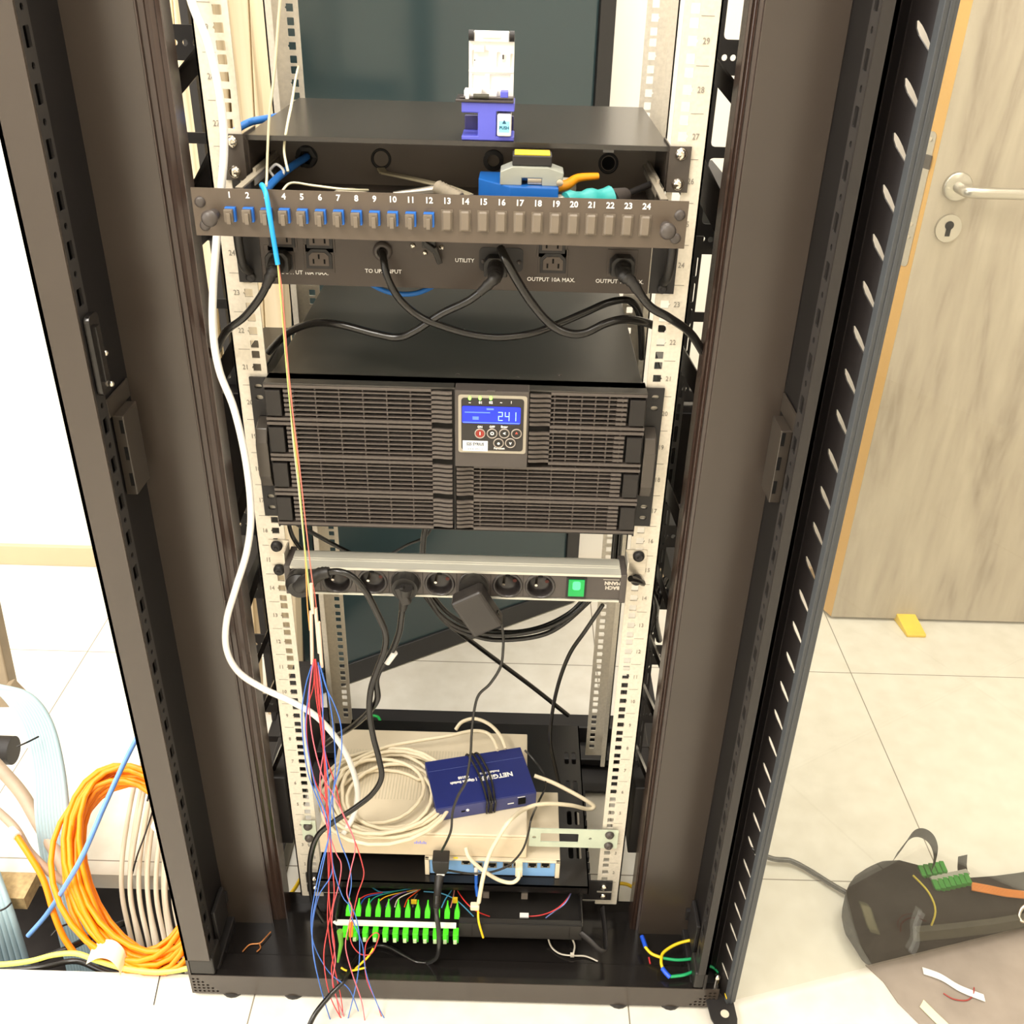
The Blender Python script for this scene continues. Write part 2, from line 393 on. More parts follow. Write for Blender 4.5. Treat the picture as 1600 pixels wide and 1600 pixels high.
for s in (-1, 1):
    nm = 'left' if s < 0 else 'right'
    p = MB(); xo_ = .405 if s < 0 else .383
    p.box((s*xo_, -.135, .085), (s*.368, -.131, HT)); p.box((s*xo_, -.135, .05), (s*(xo_-.004), -.02, HT))
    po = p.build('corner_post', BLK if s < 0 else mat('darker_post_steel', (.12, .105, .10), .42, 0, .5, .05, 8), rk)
    p = MB(); p.holed((-.131, .06, -.108, HT), strip_holes(-.131, -.108, .12, HT, .0235), Fx(s*.368, s), .0015)
    p.build('perforated_return', mat('dark_grey_steel', (.17, .16, .155), .4, 0, .5, .1, 20), po)
    p = MB(); p.box((s*.374, -.107, .05), (s*.380, -.028, HT)); p.build('inner_web', mat('deep_black_web', (.075, .065, .065), .5, 0, .3), po)
    MB().box((s*.3755, -.130, .06), (s*.3775, -.108, HT)).build('backing_web', DARK, po)
    MB().box((s*(xo_-.002), -.134, .0505), (s*.364, -.095, .085)).build('corner_cap', PLAS, po, bevel=.003)
    # wide blanking panel
    p = MB(); x0, x1 = (-.3785, -.302) if s < 0 else (.292, .374)
    p.box((x0, -.03, .034), (x1, -.028, HT))
    bo = p.build('blanking_panel', BLK, rk, bevel=.0008)
    e = x1 if s < 0 else x0; wd_ = .021 if s < 0 else .0125
    p = MB(); q_ = [(0, -.0295), (.0, -.024), (wd_*.30, -.0225), (wd_*.42, -.0255), (wd_*.55, -.0225), (wd_*.75, -.0205), (wd_*.85, -.0235), (wd_, -.020), (wd_, .008)]
    for (u0, v0), (u1, v1) in zip(q_, q_[1:]):
        a_ = Vector((e-s*u0, v0, 0)); b_ = Vector((e-s*u1, v1, 0)); nn_ = Vector((0, .0012, 0)) if abs(u1-u0) > 1e-6 else Vector((.0012, 0, 0))
        Q = [a_, b_, b_+nn_, a_+nn_]
        p.add([q+Vector((0, 0, .036)) for q in Q]+[q+Vector((0, 0, HT)) for q in Q], [(0,1,5,4),(1,2,6,5),(2,3,7,6),(3,0,4,7),(0,3,2,1),(4,5,6,7)])
    p.build('edge_profile', mat('glossy_brown_steel', (.21, .155, .13), .22, 0, .7, .05, 6), bo)
    # latch keeper low on the panel
    q = W(345, 1398, y=-.03) if s < 0 else W(1073, 1425, y=-.03)
    p = MB(); p.box((q.x-.002, -.037, q.z-.012), (q.x+.011, -.030, q.z+.010)); p.build('latch_keeper', BLKD, bo, bevel=.001)
    p = MB(); p.box((s*.3665, -.090, .07), (s*.3735, -.040, .135)); p.build('hinge_block', BLKD, po, bevel=.002)
# latch plates on the posts
p = MB(); a = W(148, 480, x=-.366); b_ = W(172, 610, x=-.366)
p.prism(rrect(-.128, b_.z+.005, -.104, a.z, .006), Fx(-.3665, 1), .006); p.box((-.361, -.122, b_.z+.02), (-.357, -.112, a.z-.012))
lo = p.build('door_latch', BLK2, rk, bevel=.001)
p = MB()
for z_ in (a.z-.045, b_.z+.012): p.ball((-.359, -.108, z_), .0035, 10)
p.build('screw', CHR, lo)
for s, (u, v) in ((-1, (625, 755)), (1, (655, 780))):
    zt = W(200, u, x=-.37).z if s < 0 else W(1225, u, x=.37).z; zb = W(215, v, x=-.37).z if s < 0 else W(1212, v, x=.37).z
    p = MB(); p.box((s*.373, -.092, zb), (s*.360, -.050, zt)); p.box((s*.3735, -.10, zt), (s*.371, -.036, zt+.022))
    bo = p.build('hinge_bracket', mat('brown_steel_bracket', (.20, .175, .15), .35, 0, .6, .05, 20), rk, bevel=.002)
    p = MB()
    for k in range(3): p.box((s*.3655, -.0925, zb+.012+k*(zt-zb)/3), (s*.3615, -.0915, zb+.028+k*(zt-zb)/3))
    p.build('slot_mark', DARK, bo)
# rear posts and top frame
for s in (-1, 1):
    MB().box((s*.405, .43, .05), (s*(.394 if s < 0 else .38), .475, HT)).build('rear_post', BLKD, rk)
    MB().box((s*.405, -.02, HT-.04), (s*.38, .43, HT)).build('top_beam', BLKD, rk)
# side lattice: plate with windows and round holes, and diagonal gusset arms
for s in (-1, 1):
    hs = []; zc = [1.92, 1.71, 1.51, 1.319, 1.12, .926, .701, .592, .488, .37, .22]
    for z_ in zc:
        for k in range(3): hs.append(circ(s*((.294+.0115*k) if s < 0 else (.288+.0095*k)), z_, .0034, 10))
    for i in range(len(zc)-1):
        a, b_ = zc[i+1]+.012, zc[i]-.012
        n = 2 if b_-a > .12 else 1
        for k in range(n):
            u = a+(b_-a)*k/n+.006; v = a+(b_-a)*(k+1)/n-.006
            hs.append(rrect(-.332, u, -.284, v, .005, 3) if s < 0 else rrect(.2845, u, .310, v, .005, 3))
    p = MB(); p.holed((-.342, .14, -.274, HT) if s < 0 else (.272, .14, .318, HT), hs, Fy(.12), .003)
    bo = p.build('side_lattice', BLKD, rk)
    AR = ((1.315, 1.28, .022), (1.205, 1.15, .045), (1.00, .945, .03), (.825, .745, .03), (.70, .60, .02), (.585, .50, .016), (.49, .41, .018), (.37, .28, .018), (1.53, 1.49, .03))
    for za, zb, wd_ in AR:
        p = MB(); xa, xb = (.264, .300)
        p.prism([(s*xa, za+wd_/2), (s*xb, zb+wd_/2), (s*(xb+.004), zb+wd_/2-.004), (s*(xb+.004), zb-wd_/2), (s*xb, zb-wd_/2), (s*xa, za-wd_/2)][::s], Fy(.045), .002)
        p.prism([(s*xa, za+wd_/2+.001), (s*xb, zb+wd_/2+.001), (s*xb, zb+wd_/2-.001), (s*xa, za+wd_/2-.001)][::s], Fy(.035), .02)
        p.build('gusset_arm', BLK2, rk)
    # long slotted strip beside the rail
    hs = [slot(s*.2755, z_, .0045, .024) for z_ in [.2+.031*k for k in range(30)]]
    p = MB(); p.holed((min(s*.270, s*.281), .15, max(s*.270, s*.281), 1.135), hs, Fy(.075), .002); p.build('slotted_strip', BLKD, rk)
    # side beams running front to back
    for z_ in (.16, .60, 1.11, 1.60):
        MB().box((s*.30, .02, z_), (s*.345, .43, z_+.045)).build('side_rail', BLKD, rk)
    p = MB(); z0, z1 = (.745, .915) if s < 0 else (.77, .905)
    p.box((s*.272, .09, z0), (s*.312, .34, z1)); p.build('support_channel', BLK2, rk, bevel=.002)
    p = MB(); p.box((s*.27, .03, .155), (s*.30, .30, .30)); p.build('cable_duct', BLKD, rk, bevel=.002)
# mounting rails with real square holes and U numbers
def rail(s, y, z0, z1, flange, nums):
    xi, xo, xh = s*.2215, s*.2585, s*.23255
    hs = []
    for n in range(0, 45):
        for k in (-1, 0, 1):
            z = Z(n)+k*.015875
            if z < z0+.008 or z > z1-.008: continue
            q = .0046
            if k == 0: hs.append([(xh-s*q, z-q), (xh+s*q, z-q), (xh+s*q, z-.0018), (xh+s*(q+.0017), z), (xh+s*q, z+.0018), (xh+s*q, z+q), (xh-s*q, z+q)])
            else: hs.append(rrect(xh-q, z-q, xh+q, z+q, .0009, 2))
    p = MB(); p.holed((min(xi, xo), z0, max(xi, xo), z1), hs, Fy(y), .002)
    if flange > 0: p.box((xo, y, z0), (xo-s*.002, y+flange, z1))
    elif flange < 0: p.box((xo, y+flange, z0), (xo-s*.002, y, z1)); p.box((xo, y+flange, z0), (xo-s*.010, y+flange+.002, z1))
    o = p.build('mounting_rail', ZINC, rk)
    if nums:
        p = MB(); m = MB()
        for n in range(1, 44):
            if not z0+.02 < Z(n) < z1-.03: continue
            p.text(str(n), .0085, (xh+s*.0135, y-.0004, Z(n)), sx=.85)
            m.box((xh+s*.006, y-.0003, Z(n)+UN/2-.0003), (xh+s*.019, y+.001, Z(n)+UN/2+.0003))
        p.v += []; p.build('unit_numbers', PRNG, o); m.build('unit_marks', PRNG, o)
rail(-1, 0, .068, HT-.02, .05, True); rail(1, 0, .068, HT-.02, .05, True)
rail(-1, .33, .14, HT-.02, -.03, False); rail(1, .33, .077, HT-.02, -.03, False)
# glass front door, swung wide open
ang = math.radians(15.7); DU = Vector((math.cos(ang), math.sin(ang), 0)); DN = Vector((-math.sin(ang), math.cos(ang), 0)); DO = Vector((.4175, -.1385, 0))
def FD(u, v, t): return DO+DU*u+DN*t+Vector((0, 0, v))
S0 = Vector((.3915, -.089, 0)); SD = (DO-S0); SL = SD.length; SD.normalize(); SN = Vector((SD.y, -SD.x, 0))
def FS(u, v, t): return S0+SD*u-SN*t+Vector((0, 0, v))
dd = MB(); do_holes = []
z_ = 1.3734+.0458*14
while z_ > .09:
    a = z_; do_holes.append([(.0305, a), (.0330, a+.0008), (.0385, a-.0030), (.0450, a-.0090), (.0510, a-.0160), (.0545, a-.0225), (.0552, a-.0262), (.0500, a-.0215), (.0430, a-.0160), (.0360, a-.0105), (.0320, a-.0055)][::-1])
    z_ -= .0458
dd.holed((0, .028, SL, HT), do_holes, FS, .0015)
dd.prism([(-.003, .028), (0, .028), (0, HT), (-.003, HT)], FS, .020)
for u_ in (.010, .0215): dd.prism([(u_, .028), (u_+.001, .028), (u_+.001, HT), (u_, HT)], lambda u, v, t: FS(u, v, -t), .0015)
door = dd.build('front_door_stile', mat('black_door_steel', (.115, .10, .10), .42, 0, .5, .05, 8), rk)
g = MB(); g.prism([(-.001, .026), (.0135, .026), (.0135, HT), (-.001, HT)], lambda u, v, t: FD(u, v, t-.0035), .009)
g.prism([(.004, .026), (.0085, .026), (.0085, HT), (.004, HT)], lambda u, v, t: FD(u, v, -.0035-t), .0012)
g.build('gasket', mat('blue_grey_gasket', (.265, .275, .285), .5, 0, .4, .03, 30), door, bevel=.0008)
gm = bpy.data.materials.new('tinted_door_glass'); gm.use_nodes = True; nt = gm.node_tree
for n in list(nt.nodes):
    if n.type == 'BSDF_PRINCIPLED': nt.nodes.remove(n)
tr = nt.nodes.new('ShaderNodeBsdfTransparent'); tr.inputs[0].default_value = (.955, .96, .935, 1)
gl = nt.nodes.new('ShaderNodeBsdfGlossy'); gl.inputs['Roughness'].default_value = .01
fr = nt.nodes.new('ShaderNodeFresnel')
ge_ = nt.nodes.new('ShaderNodeNewGeometry'); io = nt.nodes.new('ShaderNodeMath'); io.operation = 'MULTIPLY_ADD'
io.inputs[1].default_value = 1/1.45-1.45; io.inputs[2].default_value = 1.45; nt.links.new(ge_.outputs['Backfacing'], io.inputs[0]); nt.links.new(io.outputs[0], fr.inputs[0])
mx = nt.nodes.new('ShaderNodeMixShader')
nz = nt.nodes.new('ShaderNodeTexNoise'); nz.inputs['Scale'].default_value = 3
nt.links.new(fr.outputs[0], mx.inputs[0]); nt.links.new(tr.outputs[0], mx.inputs[1]); nt.links.new(gl.outputs[0], mx.inputs[2])
nt.links.new(mx.outputs[0], nt.nodes['Material Output'].inputs[0])
g = MB(); g.prism([(.0138, .026), (.70, .026), (.70, HT), (.0138, HT)], FD, .004)
g.build('glass_pane', gm, door)
# lower hinge foot of the door
g = MB()
F = lambda u, v, t: Vector((u, v, .022+t))
def ring_plate():
    out = [(.384, -.10), (.390, -.165), (.398, -.184), (.412, -.190), (.426, -.184), (.430, -.165), (.428, -.10)]
    return out
g.prism(ring_plate()[::-1], F, .004); fo = g.build('hinge_foot', BLKD, door, bevel=.0008)
g = MB(); g.prism(circ(.412, -.158, .0065, 16), lambda u, v, t: Vector((u, v, .0262+t)), .0005)
g.build('foot_hole', mat('pale_hole', (.80, .76, .68), .6), fo)
g = MB(); g.cyl((.402, -.122, .026), (.402, -.122, .060), .0045, 14); g.ball((.402, -.122, .062), .0055, 12); g.build('hinge_pin', CHR, fo)

# ================================================================ 24 PORT FIBRE PATCH DRAWER
pp = thing('fibre_patch_panel', 'brown-black fibre drawer with ports numbered 1 to 24, pulled out of the rack', 'patch panel', (0, 0, 1.162))
MB().box((-.2195, .01, 1.2415), (.2215, .285, 1.2435)).box((-.2195, .009, 1.2385), (.2215, .0105, 1.2435)).build('lid', mat('satin_black_lid', (.20, .185, .165), .26, 0, .55, .04, 5), pp)
p = MB(); p.box((-.2195, .01, 1.164), (-.218, .285, 1.242)); p.box((.220, .01, 1.164), (.2215, .285, 1.242)); p.box((-.2195, .10, 1.164), (.2215, .285, 1.1655))
p.build('housing', BLK, pp)
kn = [(-.177, 1.206, .0125), (-.092, 1.206, .0115), (.167, 1.208, .0115), (.036, 1.208, .0115)]
p = MB(); p.box((-.218, .101, 1.170), (.220, .103, 1.2415)); bw = p.build('back_wall', mat('brown_black_inner', (.40, .36, .32), .3, 0, .5, .05, 9), pp)
for i, (x, z, r) in enumerate(kn):
    p = MB(); p.lathe((x, .101, z), (0,-1,0), [(r-.003, 0), (r-.0028, .001), (r-.0012, .0015), (r, .001), (r, 0)], 24)
    if i in (0, 3): p.lathe((x, .101, z), (0,-1,0), [(r, 0), (r, .005), (r-.0045, .006), (r-.0045, 0)], 6 if i == 0 else 18, smooth=False)
    p.build('knockout_ring', BLKD, bw)
    if i in (0, 2): p = MB(); p.cyl((x, .102, z), (x, .1005, z), r-.004, 18); p.build('cable_hole', DARK, bw)
MB().box((.160, .0985, 1.220), (.172, .101, 1.226)).build('white_clip', WHT, bw)
for s in (-1, 1):
    x = -.2315 if s < 0 else .2325
    p = MB(); p.holed((x-.0105, 1.200, x+.0105, 1.246), [slot(x+.0, 1.2085, .008, .0055), slot(x, 1.2385, .008, .0055)], Fy(-.002, -1), .002); p.box((x-s*.0105, -.004, 1.2), (x-s*.0120, .05, 1.246))
    e = p.build('rack_ear', BLK, pp)
    for z_ in (1.2085, 1.2385):
        p = MB(); p.lathe((x, -.004, z_), (0,-1,0), [(.0066, 0), (.0066, .0012), (.005, .004), (.0025, .0055), (0, .0058)], 18); p.build('screw', CHR, e)
    # slide
    xs = s*.218
    p = MB(); p.box((xs-s*.002, -.02, 1.188), (xs-s*.004, .10, 1.207)); p.box((xs-s*.0025, -.018, 1.2045), (xs-s*.010, .10, 1.207)); p.box((xs-s*.009, -.018, 1.198), (xs-s*.010, .10, 1.207))
    p.box((xs-s*.0045, -.0, 1.2075), (xs-s*.0075, .10, 1.212))
    p.box((s*.2135, -.073, 1.2076), (s*.2065, .098, 1.2082))
    p.build('slide_rail', mat('sheen_tan_steel', (.62, .585, .52), .4, .2, .5, .06, 30), pp)  # light tan colour paints in the sheen of the reflective slides
dw = MB(); dw.box((-.214, -.073, 1.167), (-.2125, .099, 1.2075)); dw.box((.2125, -.073, 1.167), (.214, .099, 1.2075)); dw.box((-.214, -.073, 1.167), (.214, .099, 1.1685))
dw.box((-.214, -.073, 1.2062), (-.206, .099, 1.2075)); dw.box((.206, -.073, 1.2062), (.214, .099, 1.2075))
dw.build('drawer_tray', mat('grey_brown_drawer', (.36, .33, .29), .4, 0, .5, .05, 9), pp)
CXP = -.0112
fr_ = MB(); fr_.holed((-.2565, 1.1610, .2341, 1.2075), [rrect(-.2188+k*.01789*1.0-.0045, 1.176, -.2188+k*.01789+.0045, 1.190, .0004, 1) for k in range(24)], Fy(-.078), .002)
fp = fr_.build('drawer_front', mat('brown_black_front', (.33, .285, .24), .36, 0, .5, .04, 6), pp)
p = MB(); p.box((-.2185, -.075, 1.172), (.200, -.0742, 1.194)); p.build('port_backing', DARK, fp)
p = MB()
for k in range(24): p.text(str(k+1), .0082, (-.2188+k*.01789, -.0784, 1.2015), bold=.00018)
p.build('port_numbers', PRN, fp)
ADB = mat('blue_fibre_adapter', (.13, .42, .78), .4); CAPG = mat('grey_brown_cap', (.43, .39, .34), .45, 0, .4, .06, 40)
a0 = bc0 = None
for k in range(24):
    x = -.2188+k*.01789
    if k < 12:
        if a0 is None:
            p = MB(); p.box((x-.0052, -.0830, 1.1765), (x+.0052, -.0745, 1.1905)); a0 = p.build('fibre_adapter', ADB, fp, bevel=.0004)
            p = MB(); p.box((x-.0050, -.0885, 1.1772), (x+.0036, -.083, 1.1895)); p.box((x-.0020, -.0915, 1.1760), (x+.0022, -.0885, 1.1868))
            c0 = p.build('dust_cap', CAPG, a0, bevel=.0006)
        else:
            a = a0.copy(); COL.objects.link(a); a.location.x = (x+.2188); c = c0.copy(); COL.objects.link(c); c.parent = a
    else:
        if bc0 is None:
            p = MB(); F = lambda u, v, t: Vector((x+u, -.078-t, v))
            p.cbox((x, -.0805, 1.183), (.0098, .005, .0196)); bc0 = p.build('blanking_cap', CAPG, fp, bevel=.0016, seg=1); bx = x
            p = MB(); p.box((x-.0058, -.0790, 1.1725), (x+.0058, -.0775, 1.1935)); bf0 = p.build('cap_flange', CAPG, bc0)
        else:
            a = bc0.copy(); COL.objects.link(a); a.location.x = x-bx; c = bf0.copy(); COL.objects.link(c); c.parent = a
for s, zz in ((-1, 0), (1, 0)):
    x = CXP+s*.2375
    for z_ in (1.194, 1.171):
        MB().lathe((x-s*.0005*(0 if z_ > 1.18 else 4), -.078, z_), (0,-1,0), [(.0055, 0), (.0052, .0012), (.003, .0022), (0, .0024)], 16).build('rivet', PLAS2, fp)
    xk = CXP+s*.2245
    MB().lathe((xk, -.078, 1.1825), (0,-1,0), [(.0055, 0), (.0055, .006), (.0038, .008), (.0038, .013), (.0075, .015), (.0082, .019), (.006, .022), (0, .0225)], 22).build('thumb_knob', PLAS2, fp)

# ================================================================ FIBRE CLEAVER ON THE LID
cz = 1.2437
fc = thing('fibre_cleaver', 'white flip-lid fibre cleaver on a violet-blue frame marked PUSH, on the drawer lid', 'fibre cleaver', (.005, .03, cz))
VIO = mat('violet_blue_anodised', (.36, .38, .80), .4, .3, .5, .05, 20)
a = W(718, 219, z=cz); b_ = W(806, 219, z=cz); x0, x1 = a.x+.002, b_.x-.002; yf = a.y+.001
zt = W(760, 160, y=yf).z
p = MB(); F = Fy(yf)
H = zt-cz; xc1 = x0+(x1-x0)*.31; xc2 = x0+(x1-x0)*.66
p.prism([(x0, cz), (x1, cz), (x1, cz+H*.12), (xc2, cz+H*.12), (xc2, cz+H*.78), (x1, cz+H*.78), (x1, zt), (x0, zt), (x0, cz+H*.72), (xc1, cz+H*.72), (xc1, cz+H*.12), (x0, cz+H*.12)], F, .040)
p.build('frame', VIO, fc, bevel=.001)
p = MB(); p.box((x0+.001, yf+.0405, cz), (x1-.001, yf+.048, cz+H*.5)); p.build('back_block', mat('dark_violet', (.17, .16, .36), .4, 0, .5, .05), fc, bevel=.001)
pu = W(788, 213, y=yf-.004); pv = W(802, 181, y=yf-.004)
p = MB(); p.box((xc2+.001, yf-.006, pu.z), (xc2+.0155, yf+.02, pv.z+.001)); pb = p.build('push_button', WHT, fc, bevel=.0015)
xm = xc2+.0083
p = MB(); p.box((xm-.0055, yf-.0063, pu.z+.004), (xm+.0055, yf-.0060, pv.z-.005)); p.build('push_label', mat('cyan_label', (.55, .85, .95), .5), pb)
p = MB(); p.text('PUSH', .0042, (xm, yf-.0064, pu.z+.0085), bold=.0001); p.v += []; p.prism([(xm-.0022, pu.z+.0125), (xm+.0022, pu.z+.0125), (xm, pu.z+.0165)], Fy(yf-.0063, -1), .0002); p.build('push_print', mat('teal_print', (.10, .30, .42), .6), pb)
p = MB(); p.box((x0-.006, yf-.003, zt), (x1-.001, yf+.038, zt+.0025)); p.box((x0-.002, yf+.002, zt+.0025), (x1-.002, yf+.012, zt+.0045)); p.build('cutting_deck', mat('dark_satin_steel', (.30, .28, .28), .35, .7), fc, bevel=.0006)
SIL = mat('bright_satin_alloy', (.93, .92, .91), .4, .25, .6, .03, 20)
p = MB(); p.box((x0+.002, yf+.010, zt+.0025), (x0+.020, yf+.03, zt+.010)); p.box((x0+.026, yf+.012, zt+.0025), (x0+.036, yf+.03, zt+.008)); p.box((x0+.004, yf-.001, zt+.0025), (x0+.008, yf+.02, zt+.0075)); p.build('clamp', SIL, fc, bevel=.0008)
p = MB(); p.box((x1-.015, yf+.004, zt+.0025), (x1-.007, yf+.02, zt+.010)); p.build('blue_stop', VIO, fc, bevel=.0008)
p = MB(); p.cyl((x0+.012, yf+.003, zt+.005), (x0+.028, yf+.003, zt+.005), .0026, 12); p.build('blade_roller', mat('dark_olive_rubber', (.25, .24, .19), .6), fc)
# open lid standing upright
yl = yf+.030; zl = zt+.0025; lt = W(765, 48, y=yl).z; xl0 = x0+.006; xl1 = x1-.002
p = MB(); hw = xl1-xl0; hz = lt-zl; P_ = lambda u, v: (xl0+hw*u, zl+hz*v)
def hrect(u0, v0, u1, v1): a = P_(u0, v0); b = P_(u1, v1); return rrect(a[0], a[1], b[0], b[1], .0008, 2)
p.holed((xl0, zl, xl1, zl+hz*.84), [hrect(.07,.10,.36,.34), hrect(.47,.09,.93,.34), hrect(.07,.44,.44,.70), hrect(.62,.44,.70,.68), hrect(.92,.44,.985,.66)], Fy(yl, 1), .003)
p.box((xl0, yl+.0031, zl), (xl1, yl+.007, zl+hz*.98)); p.box((xl0+hw*.12, yl-.004, zl+hz*.84), (xl1-hw*.12, yl+.003, lt)); p.box((xl0+hw*.3, yl-.006, zl+hz*.90), (xl1-hw*.3, yl-.004, zl+hz*.97))
p.box((xl0+hw*.12, yl-.004, zl+hz*.68), (xl0+hw*.34, yl, zl+hz*.78)); p.box((xl0+hw*.72, yl-.003, zl+hz*.56), (xl0+hw*.80, yl, zl+hz*.66)); p.box((xl0, yl-.002, zl+hz*.37), (xl1, yl, zl+hz*.405))
ld = p.build('lid', SIL, fc, bevel=.0005)
for u in (0., 1.): MB().cyl((xl0+hw*u, yl-.003, zl+hz*.93), (xl0+hw*(u+.001)+(.005 if u < .5 else -.005), yl-.003, zl+hz*.93), .0052, 14).build('rubber_pad', BLKD, ld)
p = MB(); p.box((xl0+hw*.74, yl-.0035, zl+hz*.58), (xl0+hw*.78, yl-.0025, zl+hz*.65)); p.cyl((xl0+hw*.13, yl-.0003, zl+hz*.55), (xl0+hw*.13, yl-.0008, zl+hz*.55), .0007, 8); p.build('dark_insert', PLAS2, ld)

# ================================================================ TOOLS INSIDE THE DRAWER
DZ = 1.1685
def dpt(px, py, z): return W(px, py, z=z)
tl = thing('fibre_holder_tool', 'blue fibre stripper base with grey clamp and yellow-topped black pad, in the drawer', 'fibre tool', (.04, 0, DZ))
NB = mat('deep_blue_enamel', (.10, .36, .66), .35, 0, .5, .05, 30); GRC = mat('grey_cast_alloy', (.60, .61, .57), .45, .3, .5, .06, 30)
a = W(750, 306, y=-.045); b_ = W(872, 306, y=-.045); zt2 = 1.2085
p = MB(); F = Fz(DZ); p.prism([(a.x-.003, -.012), (a.x+.030, -.048), (b_.x, -.050), (b_.x+.002, .020), (a.x-.003, .025)], F, zt2-DZ+.002); p.build('base', NB, tl, bevel=.001)
c0 = W(782, 275, y=-.02).x; c1 = W(883, 275, y=-.02).x
p = MB(); F = Fy(-.040); zb = zt2+.002
p.prism([(c0, zb), (c0+.022, zb), (c0+.022, zb+.007), (c1-.024, zb+.007), (c1-.024, zb), (c1-.004, zb), (c1-.002, zb+.013), (c1-.018, zb+.018), (c0+.012, zb+.018), (c0, zb+.013)], F, .03); cl = p.build('clamp', GRC, tl, bevel=.001)
MB().cyl((c1-.006, -.0405, zb+.004), (c1-.006, -.043, zb+.004), .0035, 14).build('pivot_screw', CHR, cl)
p = MB(); p.box((c0+.028, -.038, zb+.001), (c0+.042, -.028, zb+.0065)); p.build('roller', CHR, cl)
p = MB(); p.box((c0+.012, -.036, zb+.0182), (c0+.052, -.008, zb+.028)); p.build('pad', BLKD, tl, bevel=.001)
p = MB(); p.box((c0+.014, -.034, zb+.0281), (c0+.050, -.010, zb+.0295)); p.build('yellow_top', mat('bright_yellow_plastic', (.98, .82, .13), .5), tl, bevel=.0006)
# pliers / grey strap / silver snips / screwdriver / orange knife / roll of tape
sd = thing('screwdriver', 'teal and black handled screwdriver lying at the right end of the drawer', 'screwdriver', (.15, 0, DZ))
A = Vector((.114, -.050, DZ+.024)); B = Vector((.160, -.030, DZ+.026)); C_ = Vector((.196, .010, DZ+.032))
p = MB(); p.tube([A.lerp(B, t/8) for t in range(9)], lambda t: .0145+.0015*math.sin(t*14), 16); p.build('grip', mat('teal_rubber', (.13, .58, .57), .5), sd)
p = MB(); p.tube([B.lerp(C_, t/6*.5) for t in range(7)], lambda t: .0135-.006*t, 16); p.build('collar', PLAS2, sd)
p = MB(); p.tube([B.lerp(C_, .5+t*.9) for t in (0, .5, 1)], .0035, 10); p.build('shaft', BLKD, sd)
kf = thing('cable_knife', 'orange and white curved cable knife beside the teal screwdriver', 'knife', (.10, .02, DZ))
p = MB(); p.tube(cr([(.050, .035, DZ+.026), (.09, .025, DZ+.028), (.125, .015, DZ+.030)], 5), .010, 10); p.build('handle', mat('pale_grey_handle', (.80, .77, .70), .5), kf)
p = MB(); p.tube(cr([(.092, -.008, DZ+.032), (.115, -.004, DZ+.036), (.128, .008, DZ+.041), (.150, .016, DZ+.042)], 6), lambda t: .0065-.003*t, 10); p.build('blade_guard', mat('orange_plastic', (1., .62, .10), .45), kf)
tb = thing('solder_tube', 'short silver tube between the blue tool and the teal screwdriver', 'tube', (.10, -.03, DZ))
p = MB(); p.cyl((.088, -.035, DZ+.024), (.118, -.045, DZ+.022), .0115, 18); p.build('tube_body', mat('silver_foil', (.80, .78, .73), .25, .6, .5, .1, 90), tb)
pl = thing('pliers', 'silver wire strippers with ribbed grey grip, left of the blue tool', 'wire strippers', (-.04, 0, DZ))
p = MB(); p.tube(cr([(-.066, -.002, DZ+.022), (-.04, -.008, DZ+.026), (-.018, -.012, DZ+.030)], 5), lambda t: .0022+.003*t, 8); p.build('jaw', STEEL, pl)
p = MB(); p.tube([Vector((-.020, -.012, DZ+.032)).lerp(Vector((.006, -.028, DZ+.024)), t/16) for t in range(17)], lambda t: .0065+(.0016 if int(t*16) % 2 else 0), 12); p.build('ribbed_grip', mat('worn_grey_grip', (.52, .48, .41), .6, 0, .4, .2, 60), pl)
gs = MB(); pts = [(-.092, .095, 1.1965), (-.088, .085, 1.194), (-.05, .060, 1.193), (-.01, .030, 1.192), (.015, .01, 1.188)]
for i in range(len(pts)-1): gs.bar(pts[i], pts[i+1], .009, .0025)
gs.build('grey_strap', mat('olive_grey_strap', (.63, .59, .49), .6, 0, .4, .05), None, bevel=.0005, label='flat olive-grey strap hooked to a ring on the drawer back wall', cat='strap')
tp = MB(); tp.lathe((-.117, .03, DZ), (.1,-.2,1), [(.014, .004), (.021, .004), (.021, .012), (.014, .012), (.014, .004)], 26)
tp.build('tape_roll', mat('cream_tape', (.88, .84, .74), .5), None, label='small cream ring of tape on the drawer floor', cat='tape')
p = MB(); p.cyl((-.178, .13, 1.206), (-.177, .099, 1.206), .005, 12)
cable('blue_riser_cable', cr([W(340, 240, y=.12), W(366, 207, y=.12), W(386, 193, y=.13), W(414, 186, y=.15), Vector((-.20, .30, 1.225)), Vector((-.17, .31, 1.21)), Vector((-.172, .18, 1.208)), Vector((-.177, .10, 1.206)), Vector((-.184, .06, 1.204)), Vector((-.194, .02, 1.198)), Vector((-.203, -.02, 1.188))], 4), .0042, BLU, 'thick blue fibre cable entering the drawer through the left gland', 'cable', world=True, k=2)
for nm, lab, pts, r in (('zip_tie', 'white cable tie around the thick blue cable in the drawer', [(-.205, .035, 1.203), (-.196, .033, 1.210), (-.188, .030, 1.203), (-.196, .028, 1.196), (-.205, .035, 1.203)], .0016),):
    cable(nm, pts, r, WHT, lab, 'cable tie', world=True)
